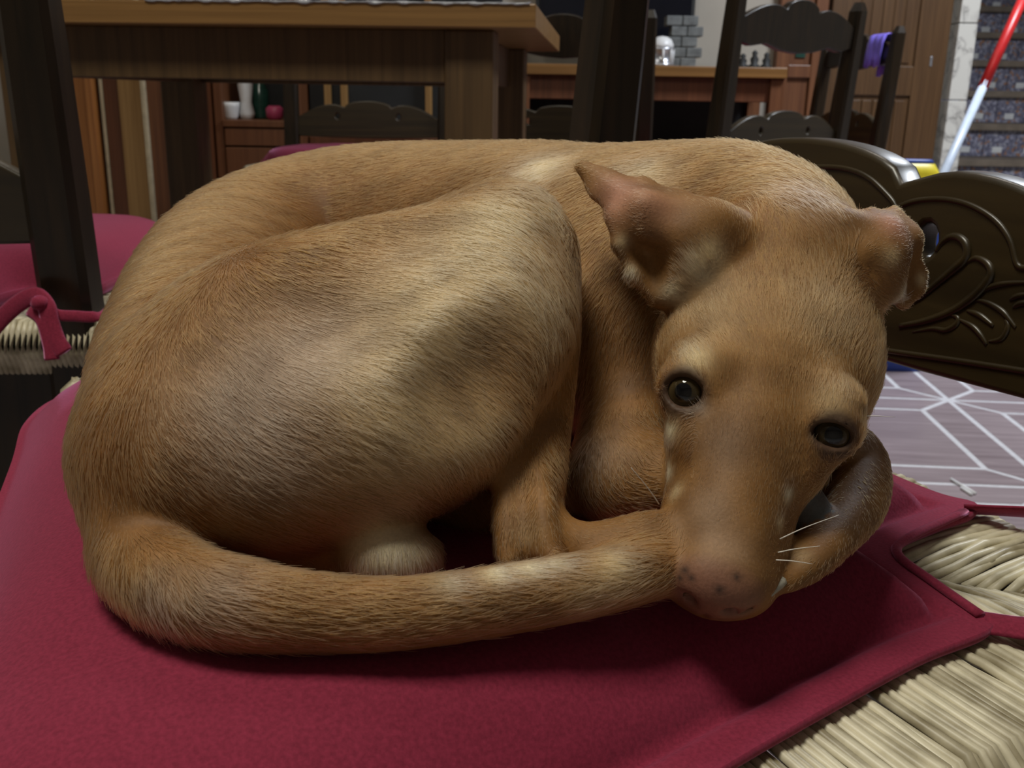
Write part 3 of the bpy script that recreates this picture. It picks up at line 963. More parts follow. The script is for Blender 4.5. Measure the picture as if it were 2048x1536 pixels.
o = link('table_cover', me, cover_mat(), None, tb.location, math.radians(-5))
sm = o.modifiers.new('thick', 'SOLIDIFY'); sm.thickness = 0.0008
tag(o, 'crumpled clear plastic cover on the dining table edge', 'cover')

# ================================================================== mop, sack, sticks
b0 = onz(1742, 668, 0.03); b1 = at(1885, 352, 2.72); b2 = at(1970, 165, 2.80); b3 = at(2075, -66, 2.9)
dirv = (b3 - b0) / np.linalg.norm(b3 - b0)
mp = tag(empty('mop', tuple(b0)), 'mop with red and pale blue handle leaning behind the carved slat', 'mop')
rel = lambda p: tuple(np.asarray(p) - b0)
tube('lower_pole', [rel(b0 + dirv * 0.02), rel(b1), rel(b2)], 0.0125, M['pole'], mp, 12)
tube('upper_pole', [rel(b2 - dirv * 0.02), rel(b2 + (b3 - b2) * 0.5), rel(b3)], 0.0145, M['red'], mp, 12)
lathe('socket', [(0.012, 0.10), (0.02, 0.08), (0.035, 0.03), (0.04, 0.02)], M['blue'], mp, 12, (0, 0, -0.01))
V, Fs = [], []
for k in range(60):
    aa = rng.random() * 2 * math.pi; rr = 0.05 + 0.06 * rng.random()
    p0 = np.array([0.02 * math.cos(aa), 0.02 * math.sin(aa), 0.03]); p2 = np.array([rr * math.cos(aa), rr * math.sin(aa), -0.024])
    v, f = tube_data(catmull([p0, (p0 + p2) / 2 + np.array([0, 0, 0.012]), p2], 3), 0.004, 5, base=0)
    bb = len(V); V += v; Fs += [tuple(x + bb for x in q) for q in f]
tag(link('mop_strings', mesh('mop_strings', V, Fs, True), M['white'], mp), kind='stuff')

sk = onz(1800, 640, 0.0); sd_ = 2.42
pc = at(1806, 420, sd_)
sx, sy = pc[0], pc[1]
zt_ = at(1830, 317, sd_)[2]
e = tag(empty('sack', (sx, sy, 0)), 'yellow and blue printed sack standing behind the carved chair slat', 'sack')
def sack_ring(z, w, d, bulge=0.0):
    return [(w * math.copysign(abs(math.cos(t)) ** 0.6, math.cos(t)), d * math.copysign(abs(math.sin(t)) ** 0.6, math.sin(t)), z) for t in np.linspace(0, 2 * math.pi, 24, endpoint=False)]
def sack_part(name, zs_, mt):
    V, Fs = [], []
    for z in zs_:
        q = z / zt_
        w = 0.105 * (0.93 + 0.1 * math.sin(q * 3.0)) * (1 - 0.45 * max(0, q - 0.86) / 0.14)
        d = 0.07 * (1 - 0.75 * max(0, q - 0.55) / 0.45)
        V += sack_ring(z, w, d)
    n = len(zs_)
    for i in range(n - 1):
        for k in range(24):
            Fs.append((i * 24 + k, i * 24 + (k + 1) % 24, (i + 1) * 24 + (k + 1) % 24, (i + 1) * 24 + k))
    Fs.append(tuple(reversed(range(24)))); Fs.append(tuple((n - 1) * 24 + k for k in range(24)))
    return link(name, mesh(name, V, Fs, True), mt, e)
sack_part('lower_bag', list(np.linspace(0, zt_ * 0.40, 6)), M['blue'])
sack_part('red_band', list(np.linspace(zt_ * 0.401, zt_ * 0.52, 3)), M['redprint'])
sack_part('blue_band', list(np.linspace(zt_ * 0.521, zt_ * 0.80, 4)), M['blue'])
sack_part('yellow_band', list(np.linspace(zt_ * 0.801, zt_ * 0.982, 5)), M['yellow'])
sack_part('blue_top', list(np.linspace(zt_ * 0.983, zt_ * 1.0, 2)), M['blue'])

for k, (p, q, lb) in enumerate((((1902, 958), (1951, 987), 'longer thin white stick lying on the floor tiles by the cushion'), ((1922, 975), (1944, 989), 'shorter white stick on the floor tiles right beside the cushion'))):
    A_, B_ = onz(*p, 0.003), onz(*q, 0.003)
    tag(tube('paper_stick', [A_, (A_ + B_) / 2, B_], 0.0026, M['stick'], None, 8), lb, 'stick')

# added violet sheet standing in for blue light reflected on the far crest
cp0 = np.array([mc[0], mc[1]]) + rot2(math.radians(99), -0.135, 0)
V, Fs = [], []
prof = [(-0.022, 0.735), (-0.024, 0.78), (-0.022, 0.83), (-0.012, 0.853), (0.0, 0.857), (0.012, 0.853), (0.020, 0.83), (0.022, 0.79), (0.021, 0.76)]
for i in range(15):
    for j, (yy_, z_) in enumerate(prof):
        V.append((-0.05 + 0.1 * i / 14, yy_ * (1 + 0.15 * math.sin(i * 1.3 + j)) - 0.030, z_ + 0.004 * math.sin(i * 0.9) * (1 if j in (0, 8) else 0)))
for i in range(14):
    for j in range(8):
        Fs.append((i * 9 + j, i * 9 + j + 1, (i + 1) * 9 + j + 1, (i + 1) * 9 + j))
o = link('crest_glint', mesh('crest_glint', V, Fs, True), M['purple'], None, (cp0[0], cp0[1], 0), math.radians(99))
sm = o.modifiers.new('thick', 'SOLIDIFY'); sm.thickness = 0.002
tag(o, 'added violet glint on the crest of the far chair by the wooden door', 'crest_glint')
# ================================================================== dog (one continuous surface grown from a distance field)
VOX = 0.00135
GLO = np.array([-0.205, 0.195, 0.488]); GHI = np.array([0.205, 0.66, 0.672])
GN = np.ceil((GHI - GLO) / VOX).astype(int)
AX = [(GLO[i] + VOX * np.arange(GN[i])).astype(np.float32) for i in range(3)]
FLD = np.full(GN, 0.05, np.float32)
RAW = np.full(GN, 0.05, np.float32)
LAB = np.zeros(GN, np.uint8)

def sub(lo, hi, mg):
    s = []
    for i in range(3):
        a = int(max(0, math.floor((lo[i] - mg - GLO[i]) / VOX))); b_ = int(min(GN[i], math.ceil((hi[i] + mg - GLO[i]) / VOX) + 1))
        if b_ <= a: return None
        s.append(slice(a, b_))
    return tuple(s)

def grid(s):
    return AX[0][s[0]][:, None, None], AX[1][s[1]][None, :, None], AX[2][s[2]][None, None, :]

def smin(a, b, k):
    h = np.clip(0.5 + 0.5 * (b - a) / k, 0, 1)
    return b + (a - b) * h - k * h * (1 - h)

def merge(s, d, k, lab):
    cur = FLD[s]
    up = d < RAW[s]
    LAB[s][up] = lab
    RAW[s] = np.minimum(RAW[s], d)
    FLD[s] = smin(cur, d, k)

def seg_d(s, a, b, ra, rb):
    X, Y, Z = grid(s)
    ab = b - a; L2 = float(ab @ ab) + 1e-12
    t = np.clip(((X - a[0]) * ab[0] + (Y - a[1]) * ab[1] + (Z - a[2]) * ab[2]) / L2, 0, 1)
    return np.sqrt((X - a[0] - t * ab[0]) ** 2 + (Y - a[1] - t * ab[1]) ** 2 + (Z - a[2] - t * ab[2]) ** 2) - (ra + (rb - ra) * t)

def chain(pts, rad, k, lab, n=5):
    """tapered smooth limb through world points"""
    q = catmull(np.column_stack([pts, rad]), n)
    P_, R_ = q[:, :3], q[:, 3]
    mg = max(R_) + k + 0.004
    s = sub(P_.min(0), P_.max(0), mg)
    d = None
    for i in range(len(P_) - 1):
        e_ = seg_d(s, P_[i], P_[i + 1], R_[i], R_[i + 1]).astype(np.float32)
        d = e_ if d is None else np.minimum(d, e_)
    merge(s, d, k, lab)

def pxchain(rows, k, lab, n=5):
    pts = np.array([at(u, v, d) for u, v, d, r in rows]); rad = np.array([r * d / F_PX for u, v, d, r in rows])
    chain(pts, rad, k, lab, n)

def ellip_field(s, c, axes, r):
    X, Y, Z = grid(s)
    dx, dy_, dz = X - c[0], Y - c[1], Z - c[2]
    k0 = k1 = 0
    for a, rr in zip(axes, r):
        q = dx * a[0] + dy_ * a[1] + dz * a[2]
        k0 = k0 + (q / rr) ** 2; k1 = k1 + (q / rr ** 2) ** 2
    k0 = np.sqrt(k0); k1 = np.sqrt(k1) + 1e-9
    return (k0 * (k0 - 1) / k1).astype(np.float32)

def ellip(c, axes, r, k, lab):
    s = sub(c, c, max(r) + k + 0.004)
    merge(s, ellip_field(s, c, axes, r), k, lab)

def carve(c, axes, r, k):
    s = sub(c, c, max(r) + k + 0.004)
    d = ellip_field(s, c, axes, r)
    FLD[s] = -smin(-FLD[s], d, k)

def carve_seg(a, b, ra, rb, k):
    s = sub(np.minimum(a, b), np.maximum(a, b), max(ra, rb) + k + 0.004)
    d = seg_d(s, a, b, ra, rb).astype(np.float32)
    FLD[s] = -smin(-FLD[s], d, k)

def tri(a, b, c, th, k, lab):
    a, b, c = map(np.asarray, (a, b, c))
    lo = np.minimum(np.minimum(a, b), c); hi = np.maximum(np.maximum(a, b), c)
    s = sub(lo, hi, th + k + 0.004)
    X, Y, Z = grid(s)
    nr = np.cross(b - a, c - a); nn = nr / np.linalg.norm(nr)
    d = np.minimum(np.minimum(seg_d(s, a, b, 0, 0), seg_d(s, b, c, 0, 0)), seg_d(s, c, a, 0, 0))
    ins = True
    for p, q in ((a, b), (b, c), (c, a)):
        e_ = np.cross(nn, q - p)
        ins = ins & (((X - p[0]) * e_[0] + (Y - p[1]) * e_[1] + (Z - p[2]) * e_[2]) > 0)
    pl = np.abs((X - a[0]) * nn[0] + (Y - a[1]) * nn[1] + (Z - a[2]) * nn[2])
    merge(s, (np.where(ins, pl, d) - th).astype(np.float32), k, lab)

def rest(u, v, r, zc=0.499):
    q = ray(u, v)
    return (zc - CAM_Z) / (q[2] - r / F_PX)
def lying(u, v, r, zc=0.499): return (u, v, rest(u, v, r, zc), r)

TORSO, THIGH, SHANK, TAIL, CHEST, NECK, HEAD, EAR, PAW, FOOT, NOSE, PAD = range(1, 13)
CAMAX = (RGT, -UPV, FWD)

# ---- trunk
pxchain([lying(372, 905, 200), lying(408, 735, 208), lying(508, 574, 210), lying(700, 522, 222), lying(950, 532, 242), lying(1170, 568, 266), (1280, 660, 0.43, 255)], 0.004, TORSO, 6)
# ---- shoulder and neck
pxchain([(1265, 600, 0.455, 250), (1345, 530, 0.445, 232), (1445, 482, 0.425, 194), (1530, 492, 0.40, 172), (1565, 550, 0.375, 176)], 0.022, NECK, 6)
# ---- chest and folded foreleg
pxchain([(1290, 640, 0.425, 170), (1275, 800, 0.395, 120), (1245, 930, 0.368, 100), (1240, 965, 0.362, 88)], 0.016, CHEST, 5)
pxchain([(1225, 968, 0.362, 82), (1330, 965, 0.352, 82), (1450, 960, 0.352, 70), (1600, 930, 0.352, 60)], 0.010, CHEST, 5)
# ---- thigh: femur mass, hamstring mass
pxchain([(425, 800, 0.338, 220), (560, 730, 0.345, 240), (740, 655, 0.352, 212), (880, 575, 0.360, 164), (1000, 480, 0.366, 106)], 0.010, THIGH, 5)
pxchain([(365, 925, 0.320, 168), (500, 915, 0.317, 190), (680, 875, 0.320, 195), (850, 800, 0.328, 190), (1000, 660, 0.345, 150), (1025, 530, 0.362, 118)], 0.022, THIGH, 5)
pxchain([(600, 960, 0.314, 118), (780, 935, 0.315, 92), (890, 885, 0.322, 84)], 0.018, THIGH, 4)
# ---- lower hind leg, hock and foot
pxchain([(1060, 520, 0.366, 92), (1105, 660, 0.362, 56), (1092, 840, 0.345, 52), (1062, 990, 0.327, 66), (1062, 1085, 0.319, 66)], 0.006, SHANK, 5)
pxchain([(1062, 1085, 0.318, 64), (1180, 1100, 0.315, 56), (1300, 1080, 0.316, 58), (1400, 1080, 0.318, 52)], 0.008, SHANK, 5)
pxchain([(1010, 940, 0.325, 26), (1012, 1040, 0.313, 26), (1015, 1120, 0.306, 22)], 0.004, SHANK, 4)
pxchain([(1082, 960, 0.320, 20), (1088, 1040, 0.309, 24), (1100, 1110, 0.304, 24)], 0.004, SHANK, 4)
pxchain([(860, 900, 0.375, 110), (950, 985, 0.368, 100), (1060, 1000, 0.368, 90)], 0.008, TORSO, 4)
# ---- pale tucked foot
ellip(at(775, 1115, 0.312), CAMAX, (0.0175, 0.0125, 0.015), 0.004, FOOT)
pxchain([(600, 1120, 0.318, 60), (700, 1125, 0.318, 62), (800, 1120, 0.32, 58)], 0.006, FOOT, 4)
# ---- tail
pxchain([(305, 1000, 0.315, 125), lying(285, 1105, 98), lying(355, 1172, 95), lying(470, 1208, 93), lying(620, 1226, 81), lying(800, 1228, 72), lying(1000, 1202, 69), lying(1180, 1170, 66), lying(1310, 1138, 60), lying(1400, 1110, 48)], 0.006, TAIL, 6)
def dent(u, v, r, depth, k):
    """soft hollow pressed into the surface seen at that spot"""
    for d in np.arange(0.24, 0.5, 0.001):
        p = at(u, v, d)
        i = np.round((p - GLO) / VOX).astype(int)
        if (i >= 0).all() and (i < GN).all() and FLD[tuple(i)] < 0:
            q = ray(u, v); q = q / np.linalg.norm(q)
            g = np.array([FLD[tuple(i + o_)] - FLD[tuple(i - o_)] for o_ in np.eye(3, dtype=int) * 3]); g /= np.linalg.norm(g)
            carve(p + g * (r - depth), CAMAX, (r, r, r), k)
            return
dent(980, 722, 0.032, 0.0036, 0.012)
dent(890, 790, 0.030, 0.0030, 0.012)
dent(780, 470, 0.030, 0.0025, 0.010)
dent(640, 600, 0.040, 0.0015, 0.012)
BODY_F = FLD.copy(); FLD[:] = 0.05
pxchain([(1445, 482, 0.425, 190), (1530, 492, 0.40, 168), (1565, 550, 0.375, 172)], 0.004, NECK, 6)
# ---- head in its own frame: X across the eyes, Y along the snout, Z out of the forehead
hf = np.array([-0.32, 0.77, -0.55]); hf /= np.linalg.norm(hf)
he = np.array([0.957, 0.285, 0.0]); he[2] = -(hf[0] * he[0] + hf[1] * he[1]) / hf[2]; he /= np.linalg.norm(he)
hn = np.cross(he, hf)
if hn[2] > 0: hn = -hn
def c2w(c): return RGT * c[0] - UPV * c[1] + FWD * c[2]
HX, HY, HZ = c2w(he), c2w(hf), c2w(hn)
HAX = (HX, HY, HZ)
HE = at(1520, 812, 0.3255)
def hp(x, y, z): return HE + (HX * x + HY * y + HZ * z) * 0.001
MMS = 0.001
ellip(hp(0, -40, -17), HAX, (0.0405, 0.044, 0.035), 0.012, HEAD)           # cranium
chain(np.array([hp(0, -14, -15), hp(0, 6, -13), hp(0, 22, -15), hp(0, 38, -17), hp(0, 52, -19)]), np.array([27, 22, 19, 18, 17]) * MMS, 0.010, HEAD)
for sx in (-1, 1):
    ellip(hp(sx * 22, -27, -16), HAX, (0.0145, 0.023, 0.019), 0.010, HEAD)  # cheek / temple
    ellip(hp(sx * 19, -9, 4), HAX, (0.009, 0.008, 0.0065), 0.008, HEAD)     # brow
    ellip(hp(sx * 23.5, -1, -2), HAX, (0.0112, 0.0122, 0.0108), 0.007, HEAD)   # eye swelling
    ellip(hp(sx * 18, 10, -12), HAX, (0.0095, 0.0125, 0.0105), 0.008, HEAD)  # cheek below the eye
    ellip(hp(sx * 22.5, -8.5, 4.0), HAX, (0.0090, 0.0045, 0.0050), 0.005, HEAD)  # upper lid fold
    chain(np.array([hp(sx * 9.5, 53, -21), hp(sx * 11, 38, -22), hp(sx * 12.5, 20, -21), hp(sx * 15, 4, -20)]), np.array([11, 10.5, 10, 9.5]) * MMS, 0.006, HEAD)  # lips
chain(np.array([hp(0, 48, -27), hp(0, 30, -28), hp(0, 0, -27), hp(0, -30, -30)]), np.array([8, 9, 12, 20]) * MMS, 0.008, HEAD)  # lower jaw
ellip(hp(0, 62, -11), HAX, (0.0122, 0.0085, 0.0088), 0.008, NOSE)
for sx in (-1, 1):
    carve(hp(sx * 6.2, 69.5, -11.5), HAX, (0.0026, 0.003, 0.0018), 0.0012)      # nostrils
    carve(hp(sx * 10.5, 66, -13), HAX, (0.0032, 0.0022, 0.0011), 0.001)
carve_seg(hp(0, 72, -13), hp(0, 68, -22), 0.0007, 0.0007, 0.001)

# ---- ears
ET = 0.0019
def px3(q): return at(*q)
def fan(rows, centre, lab=EAR, k=0.006, closed=True, th=ET):
    n = len(rows)
    for i in range(n if closed else n - 1):
        tri(px3(rows[i]), px3(rows[(i + 1) % n]), px3(centre), th, k, lab)
fan([(1163, 334, .368), (1215, 352, .366), (1290, 368, .362), (1360, 392, .356), (1420, 436, .348), (1370, 478, .343), (1290, 462, .345), (1232, 436, .352), (1190, 385, .362)], (1290, 415, .346))
fan([(1232, 436, .352), (1236, 490, .349), (1262, 552, .350), (1312, 602, .352), (1360, 575, .348), (1395, 520, .344), (1368, 472, .344), (1295, 455, .347)], (1318, 505, .366))
fan([(1690, 440, .352), (1740, 430, .360), (1788, 426, .367), (1820, 458, .368), (1824, 482, .364), (1795, 500, .354), (1740, 500, .348)], (1775, 462, .357))
fan([(1824, 478, .364), (1818, 515, .368), (1842, 545, .370), (1836, 582, .370), (1806, 608, .366), (1780, 580, .354), (1772, 520, .350)], (1806, 545, .376))
ellip(at(1390, 520, .352), CAMAX, (0.011, 0.014, 0.011), 0.010, EAR)
ellip(at(1425, 460, .352), CAMAX, (0.013, 0.010, 0.011), 0.010, EAR)
ellip(at(1752, 530, .358), CAMAX, (0.009, 0.013, 0.010), 0.008, EAR)

# ---- eye openings
EYES = []
for sx in (-1, 1):
    c = hp(sx * 23.8, 0.5, -3.0)
    look = CAM - c; look /= np.linalg.norm(look)
    look = look + HX * sx * 0.22 + HY * 0.05; look /= np.linalg.norm(look)
    xx = HX - look * (HX @ look); xx /= np.linalg.norm(xx)
    if sx > 0: xx = xx + HY * (-0.05); xx -= look * (xx @ look); xx /= np.linalg.norm(xx)
    yy = np.cross(look, xx)
    op = c + look * 0.0100
    rx_, ry_ = ((0.0070, 0.0054) if sx < 0 else (0.0074, 0.0041))
    carve(op - yy * 0.0, (xx, yy, look), (rx_, ry_, 0.0075), 0.0010)
    carve_seg(op + HX * (-sx) * 0.005 + HY * 0.0015, op + HX * (-sx) * 0.0095 + HY * 0.005 - look * 0.001, 0.0014, 0.0006, 0.0012)
    th_ = np.linspace(0, 2 * math.pi, 17)
    ring_ = np.array([c + look * (0.0068 + 0.0006 * math.sin(t_)) + xx * 0.0072 * math.cos(t_) + yy * 0.0060 * math.sin(t_) for t_ in th_])
    EYES.append((c, look, xx))

HEAD_F = FLD.copy(); FLD[:] = 0.05
# ---- right fore paw
pxchain([(1560, 905, 0.385, 62), (1660, 892, 0.372, 62), lying(1712, 925, 62, 0.505), lying(1712, 1000, 62), lying(1668, 1072, 48), lying(1610, 1130, 36)], 0.004, PAW, 5)
pxchain([(1650, 1060, rest(1650, 1060, 40) - .006, 32), (1592, 1106, rest(1592, 1106, 34) - .004, 28), (1562, 1126, rest(1562, 1126, 28) - .003, 21)], 0.003, PAW, 4)
pxchain([lying(1645, 1108, 32), lying(1592, 1152, 28), lying(1556, 1172, 19)], 0.003, PAW, 4)
ellip(at(1612, 1030, rest(1612, 1030, 60) - .008), CAMAX, (0.0085, 0.0115, 0.007), 0.002, PAD)
ellip(at(1645, 985, rest(1645, 985, 60) - .002), CAMAX, (0.0065, 0.0055, 0.006), 0.002, PAD)
PAW_F = FLD
FLD = smin(smin(BODY_F, HEAD_F, 0.003), PAW_F, 0.0015)
# ---- surface nets
def surface_nets(F3):
    ins = F3 < 0
    c = [ins[i:ins.shape[0] - 1 + i, j:ins.shape[1] - 1 + j, k:ins.shape[2] - 1 + k] for i in (0, 1) for j in (0, 1) for k in (0, 1)]
    cnt = sum(x.astype(np.uint8) for x in c)
    act = (cnt > 0) & (cnt < 8)
    ids = np.full(act.shape, -1, np.int64)
    cells = np.argwhere(act)
    ids[act] = np.arange(len(cells))
    acc = np.zeros((len(cells), 3)); num = np.zeros(len(cells))
    off = [(i, j, k) for i in (0, 1) for j in (0, 1) for k in (0, 1)]
    vals = np.stack([F3[cells[:, 0] + o_[0], cells[:, 1] + o_[1], cells[:, 2] + o_[2]] for o_ in off], 1).astype(np.float64)
    for a in range(8):
        for b_ in range(a + 1, 8):
            df = [off[b_][i] - off[a][i] for i in range(3)]
            if sum(map(abs, df)) != 1: continue
            va, vb = vals[:, a], vals[:, b_]
            m_ = (va < 0) != (vb < 0)
            t = np.where(m_, va / np.where(m_, va - vb, 1), 0)
            p = np.array(off[a])[None] + t[:, None] * np.array(df)[None]
            acc[m_] += p[m_]; num[m_] += 1
    V = cells + acc / num[:, None]
    Fs = []
    for ax in range(3):
        o1, o2 = [(1, 2), (2, 0), (0, 1)][ax]
        sl0 = [slice(1, -1)] * 3; sl1 = [slice(1, -1)] * 3
        sl0[ax] = slice(0, -1); sl1[ax] = slice(1, None)
        A, B = ins[tuple(sl0)], ins[tuple(sl1)]
        ch = np.argwhere(A != B)
        inside = A[tuple(ch.T)]
        base = ch.copy()
        for i in range(3):
            if i != ax: base[:, i] += 1
        def cid(d1, d2):
            q = base.copy(); q[:, o1] += d1; q[:, o2] += d2
            return ids[q[:, 0], q[:, 1], q[:, 2]]
        quad = np.stack([cid(-1, -1), cid(0, -1), cid(0, 0), cid(-1, 0)], 1)
        quad[~inside] = quad[~inside][:, ::-1]
        Fs.append(quad)
    return V, np.vstack(Fs)

DV, DF = surface_nets(FLD)
cell = np.clip(np.round(DV).astype(int), 0, GN - 1)
DLAB = LAB[cell[:, 0], cell[:, 1], cell[:, 2]]
DV = GLO + DV * VOX
ED = np.vstack([DF[:, [0, 1]], DF[:, [1, 2]], DF[:, [2, 3]], DF[:, [3, 0]]])
deg = np.bincount(ED.ravel(), minlength=len(DV)).astype(float)
def smooth_once(X, lam):
    out = np.empty_like(X)
    for i in range(3):
        s = np.bincount(ED[:, 0], X[ED[:, 1], i], len(X)) + np.bincount(ED[:, 1], X[ED[:, 0], i], len(X))
        out[:, i] = s / deg
    return X + lam * (out - X)
fineM = np.isin(DLAB, (HEAD, NOSE))[:, None]
earM = (DLAB == EAR)[:, None]
for it in range(6):
    S = smooth_once(DV, 0.5)
    if it >= 3: S = np.where(fineM, DV, S)
    S = smooth_once(S, -0.3) if it % 2 else S
    DV = S
for it in range(10): DV = np.where(earM, smooth_once(DV, 0.5), DV)
me = bpy.data.meshes.new('dog')
me.vertices.add(len(DV)); me.vertices.foreach_set('co', DV.astype(np.float32).ravel())
me.loops.add(DF.size); me.loops.foreach_set('vertex_index', DF.astype(np.int32).ravel())
me.polygons.add(len(DF)); me.polygons.foreach_set('loop_start', np.arange(0, DF.size, 4, dtype=np.int32))
me.update(calc_edges=True)
me.polygons.foreach_set('use_smooth', np.ones(len(DF), bool))
me.validate()
dog = link('dog', me)
tag(dog, 'tan short-haired dog curled up on the crimson cushion', 'dog')
dog['label'] = 'tan short-haired dog curled up on the crimson cushion, looking at us'
NRM = np.empty(len(DV) * 3, np.float32); me.vertices.foreach_get('normal', NRM); NRM = NRM.reshape(-1, 3)
DU, DW, DD = project(DV)

def surf_at(u, v, labs=None):
    m_ = (np.abs(DU - u) < 9) & (np.abs(DW - v) < 9)
    if labs is not None: m_ &= np.isin(DLAB, labs)
    i = np.where(m_)[0]
    if len(i) == 0: return None
    return DV[i[np.argmin(DD[i])]]

# ---- coat colours: fur markings, with rump light falloff and knee highlight painted in
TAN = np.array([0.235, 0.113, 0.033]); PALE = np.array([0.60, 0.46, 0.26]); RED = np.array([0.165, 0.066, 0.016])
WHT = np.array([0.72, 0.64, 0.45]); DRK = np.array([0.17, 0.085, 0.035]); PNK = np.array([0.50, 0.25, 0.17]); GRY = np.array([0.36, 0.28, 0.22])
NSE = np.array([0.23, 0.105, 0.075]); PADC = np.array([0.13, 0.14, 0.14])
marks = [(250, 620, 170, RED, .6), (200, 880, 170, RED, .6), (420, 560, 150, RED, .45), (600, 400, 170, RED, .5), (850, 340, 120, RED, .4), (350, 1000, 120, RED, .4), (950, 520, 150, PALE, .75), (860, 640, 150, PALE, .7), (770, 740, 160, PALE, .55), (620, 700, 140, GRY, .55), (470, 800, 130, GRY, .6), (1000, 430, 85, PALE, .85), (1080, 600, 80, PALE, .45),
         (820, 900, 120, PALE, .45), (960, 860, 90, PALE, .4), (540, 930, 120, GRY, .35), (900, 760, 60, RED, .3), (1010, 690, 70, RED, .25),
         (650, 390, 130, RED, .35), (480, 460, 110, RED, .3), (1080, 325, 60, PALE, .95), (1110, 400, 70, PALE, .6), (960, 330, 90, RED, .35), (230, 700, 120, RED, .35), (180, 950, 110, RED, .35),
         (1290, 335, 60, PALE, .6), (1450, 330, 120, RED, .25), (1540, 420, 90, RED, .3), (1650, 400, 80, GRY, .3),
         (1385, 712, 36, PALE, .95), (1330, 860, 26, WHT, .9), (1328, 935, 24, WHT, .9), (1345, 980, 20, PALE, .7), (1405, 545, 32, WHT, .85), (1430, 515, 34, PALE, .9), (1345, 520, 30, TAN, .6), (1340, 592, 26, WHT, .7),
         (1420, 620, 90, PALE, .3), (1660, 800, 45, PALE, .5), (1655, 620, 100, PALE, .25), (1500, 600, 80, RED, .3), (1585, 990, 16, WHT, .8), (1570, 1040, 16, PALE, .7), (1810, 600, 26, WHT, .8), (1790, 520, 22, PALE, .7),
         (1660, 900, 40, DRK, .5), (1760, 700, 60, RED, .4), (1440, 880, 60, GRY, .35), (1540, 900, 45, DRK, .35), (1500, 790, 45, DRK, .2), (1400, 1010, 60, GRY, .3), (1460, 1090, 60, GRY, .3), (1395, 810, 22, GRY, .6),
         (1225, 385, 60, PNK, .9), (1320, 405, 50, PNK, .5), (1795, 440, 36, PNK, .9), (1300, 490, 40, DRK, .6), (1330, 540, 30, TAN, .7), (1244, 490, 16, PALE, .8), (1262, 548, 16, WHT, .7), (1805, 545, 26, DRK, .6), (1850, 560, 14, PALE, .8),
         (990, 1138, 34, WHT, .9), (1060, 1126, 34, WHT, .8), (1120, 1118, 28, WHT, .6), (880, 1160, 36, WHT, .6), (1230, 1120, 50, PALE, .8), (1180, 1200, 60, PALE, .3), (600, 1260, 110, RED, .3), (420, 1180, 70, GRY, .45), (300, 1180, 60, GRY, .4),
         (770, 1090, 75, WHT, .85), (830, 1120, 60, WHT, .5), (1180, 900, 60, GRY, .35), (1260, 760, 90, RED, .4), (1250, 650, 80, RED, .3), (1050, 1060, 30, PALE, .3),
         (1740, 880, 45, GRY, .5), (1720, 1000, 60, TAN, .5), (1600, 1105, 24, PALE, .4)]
def coat(Pn, lab):
    c = np.tile(TAN, (len(Pn), 1))
    for (u, v, r, col, w) in MK:
        d2 = ((Pn - u) ** 2).sum(1) / (v * v)
        c += (np.exp(-d2 * 1.1) * w)[:, None] * (col - c)
    c[lab == PAD] = PADC
    return c
def mottle(Pn):
    v = np.zeros(len(Pn))
    g = np.random.default_rng(3)
    for k in range(14):
        f = g.normal(0, 1, 3); f = f / np.linalg.norm(f) * (180 + 420 * g.random())
        v += np.sin(Pn @ f + 6.28 * g.random())
    return v / 3.0
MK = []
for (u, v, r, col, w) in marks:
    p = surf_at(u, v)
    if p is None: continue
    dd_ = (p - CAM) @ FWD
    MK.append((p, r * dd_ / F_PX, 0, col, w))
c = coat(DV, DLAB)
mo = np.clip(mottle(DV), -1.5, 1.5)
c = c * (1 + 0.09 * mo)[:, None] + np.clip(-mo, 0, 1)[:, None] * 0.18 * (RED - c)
# nose leather by position (not by voxel label), with a few dark flecks
ln = ((DV - hp(0, 63.5, -11.5)) @ np.array(HAX).T) / np.array([0.0135, 0.0085, 0.0105])
wn = np.clip((1.25 - np.sqrt((ln ** 2).sum(1))) / 0.45, 0, 1) * (((DV - hp(0, 55, -12)) @ HY) > 0)
NOSEW = wn
c = c + wn[:, None] * (NSE - c)
for (u, v, r) in ((1362, 1135, 10), (1375, 1150, 8), (1432, 1185, 10), (1355, 1150, 7), (1480, 1150, 9)):
    p = surf_at(u, v)
    if p is not None:
        w_ = np.exp(-((DV - p) ** 2).sum(1) / (r * 0.3 / F_PX) ** 2)
        c = c + (w_ * 0.85)[:, None] * (np.array([0.03, 0.02, 0.018]) - c)
# dark lid rims
for (ec, look, xx) in EYES:
    dd_ = np.linalg.norm(DV - (ec + look * 0.0072), axis=1)
    w_ = np.clip((0.0102 - dd_) / 0.003, 0, 1)
    c = c + (w_ * 0.8)[:, None] * (np.array([0.05, 0.03, 0.024]) - c)
CLR = np.clip(c, 0, 1)
ca = me.color_attributes.new('coat', 'FLOAT_COLOR', 'POINT')
ca.data.foreach_set('color', np.column_stack([CLR, np.ones(len(CLR))]).astype(np.float32).ravel())

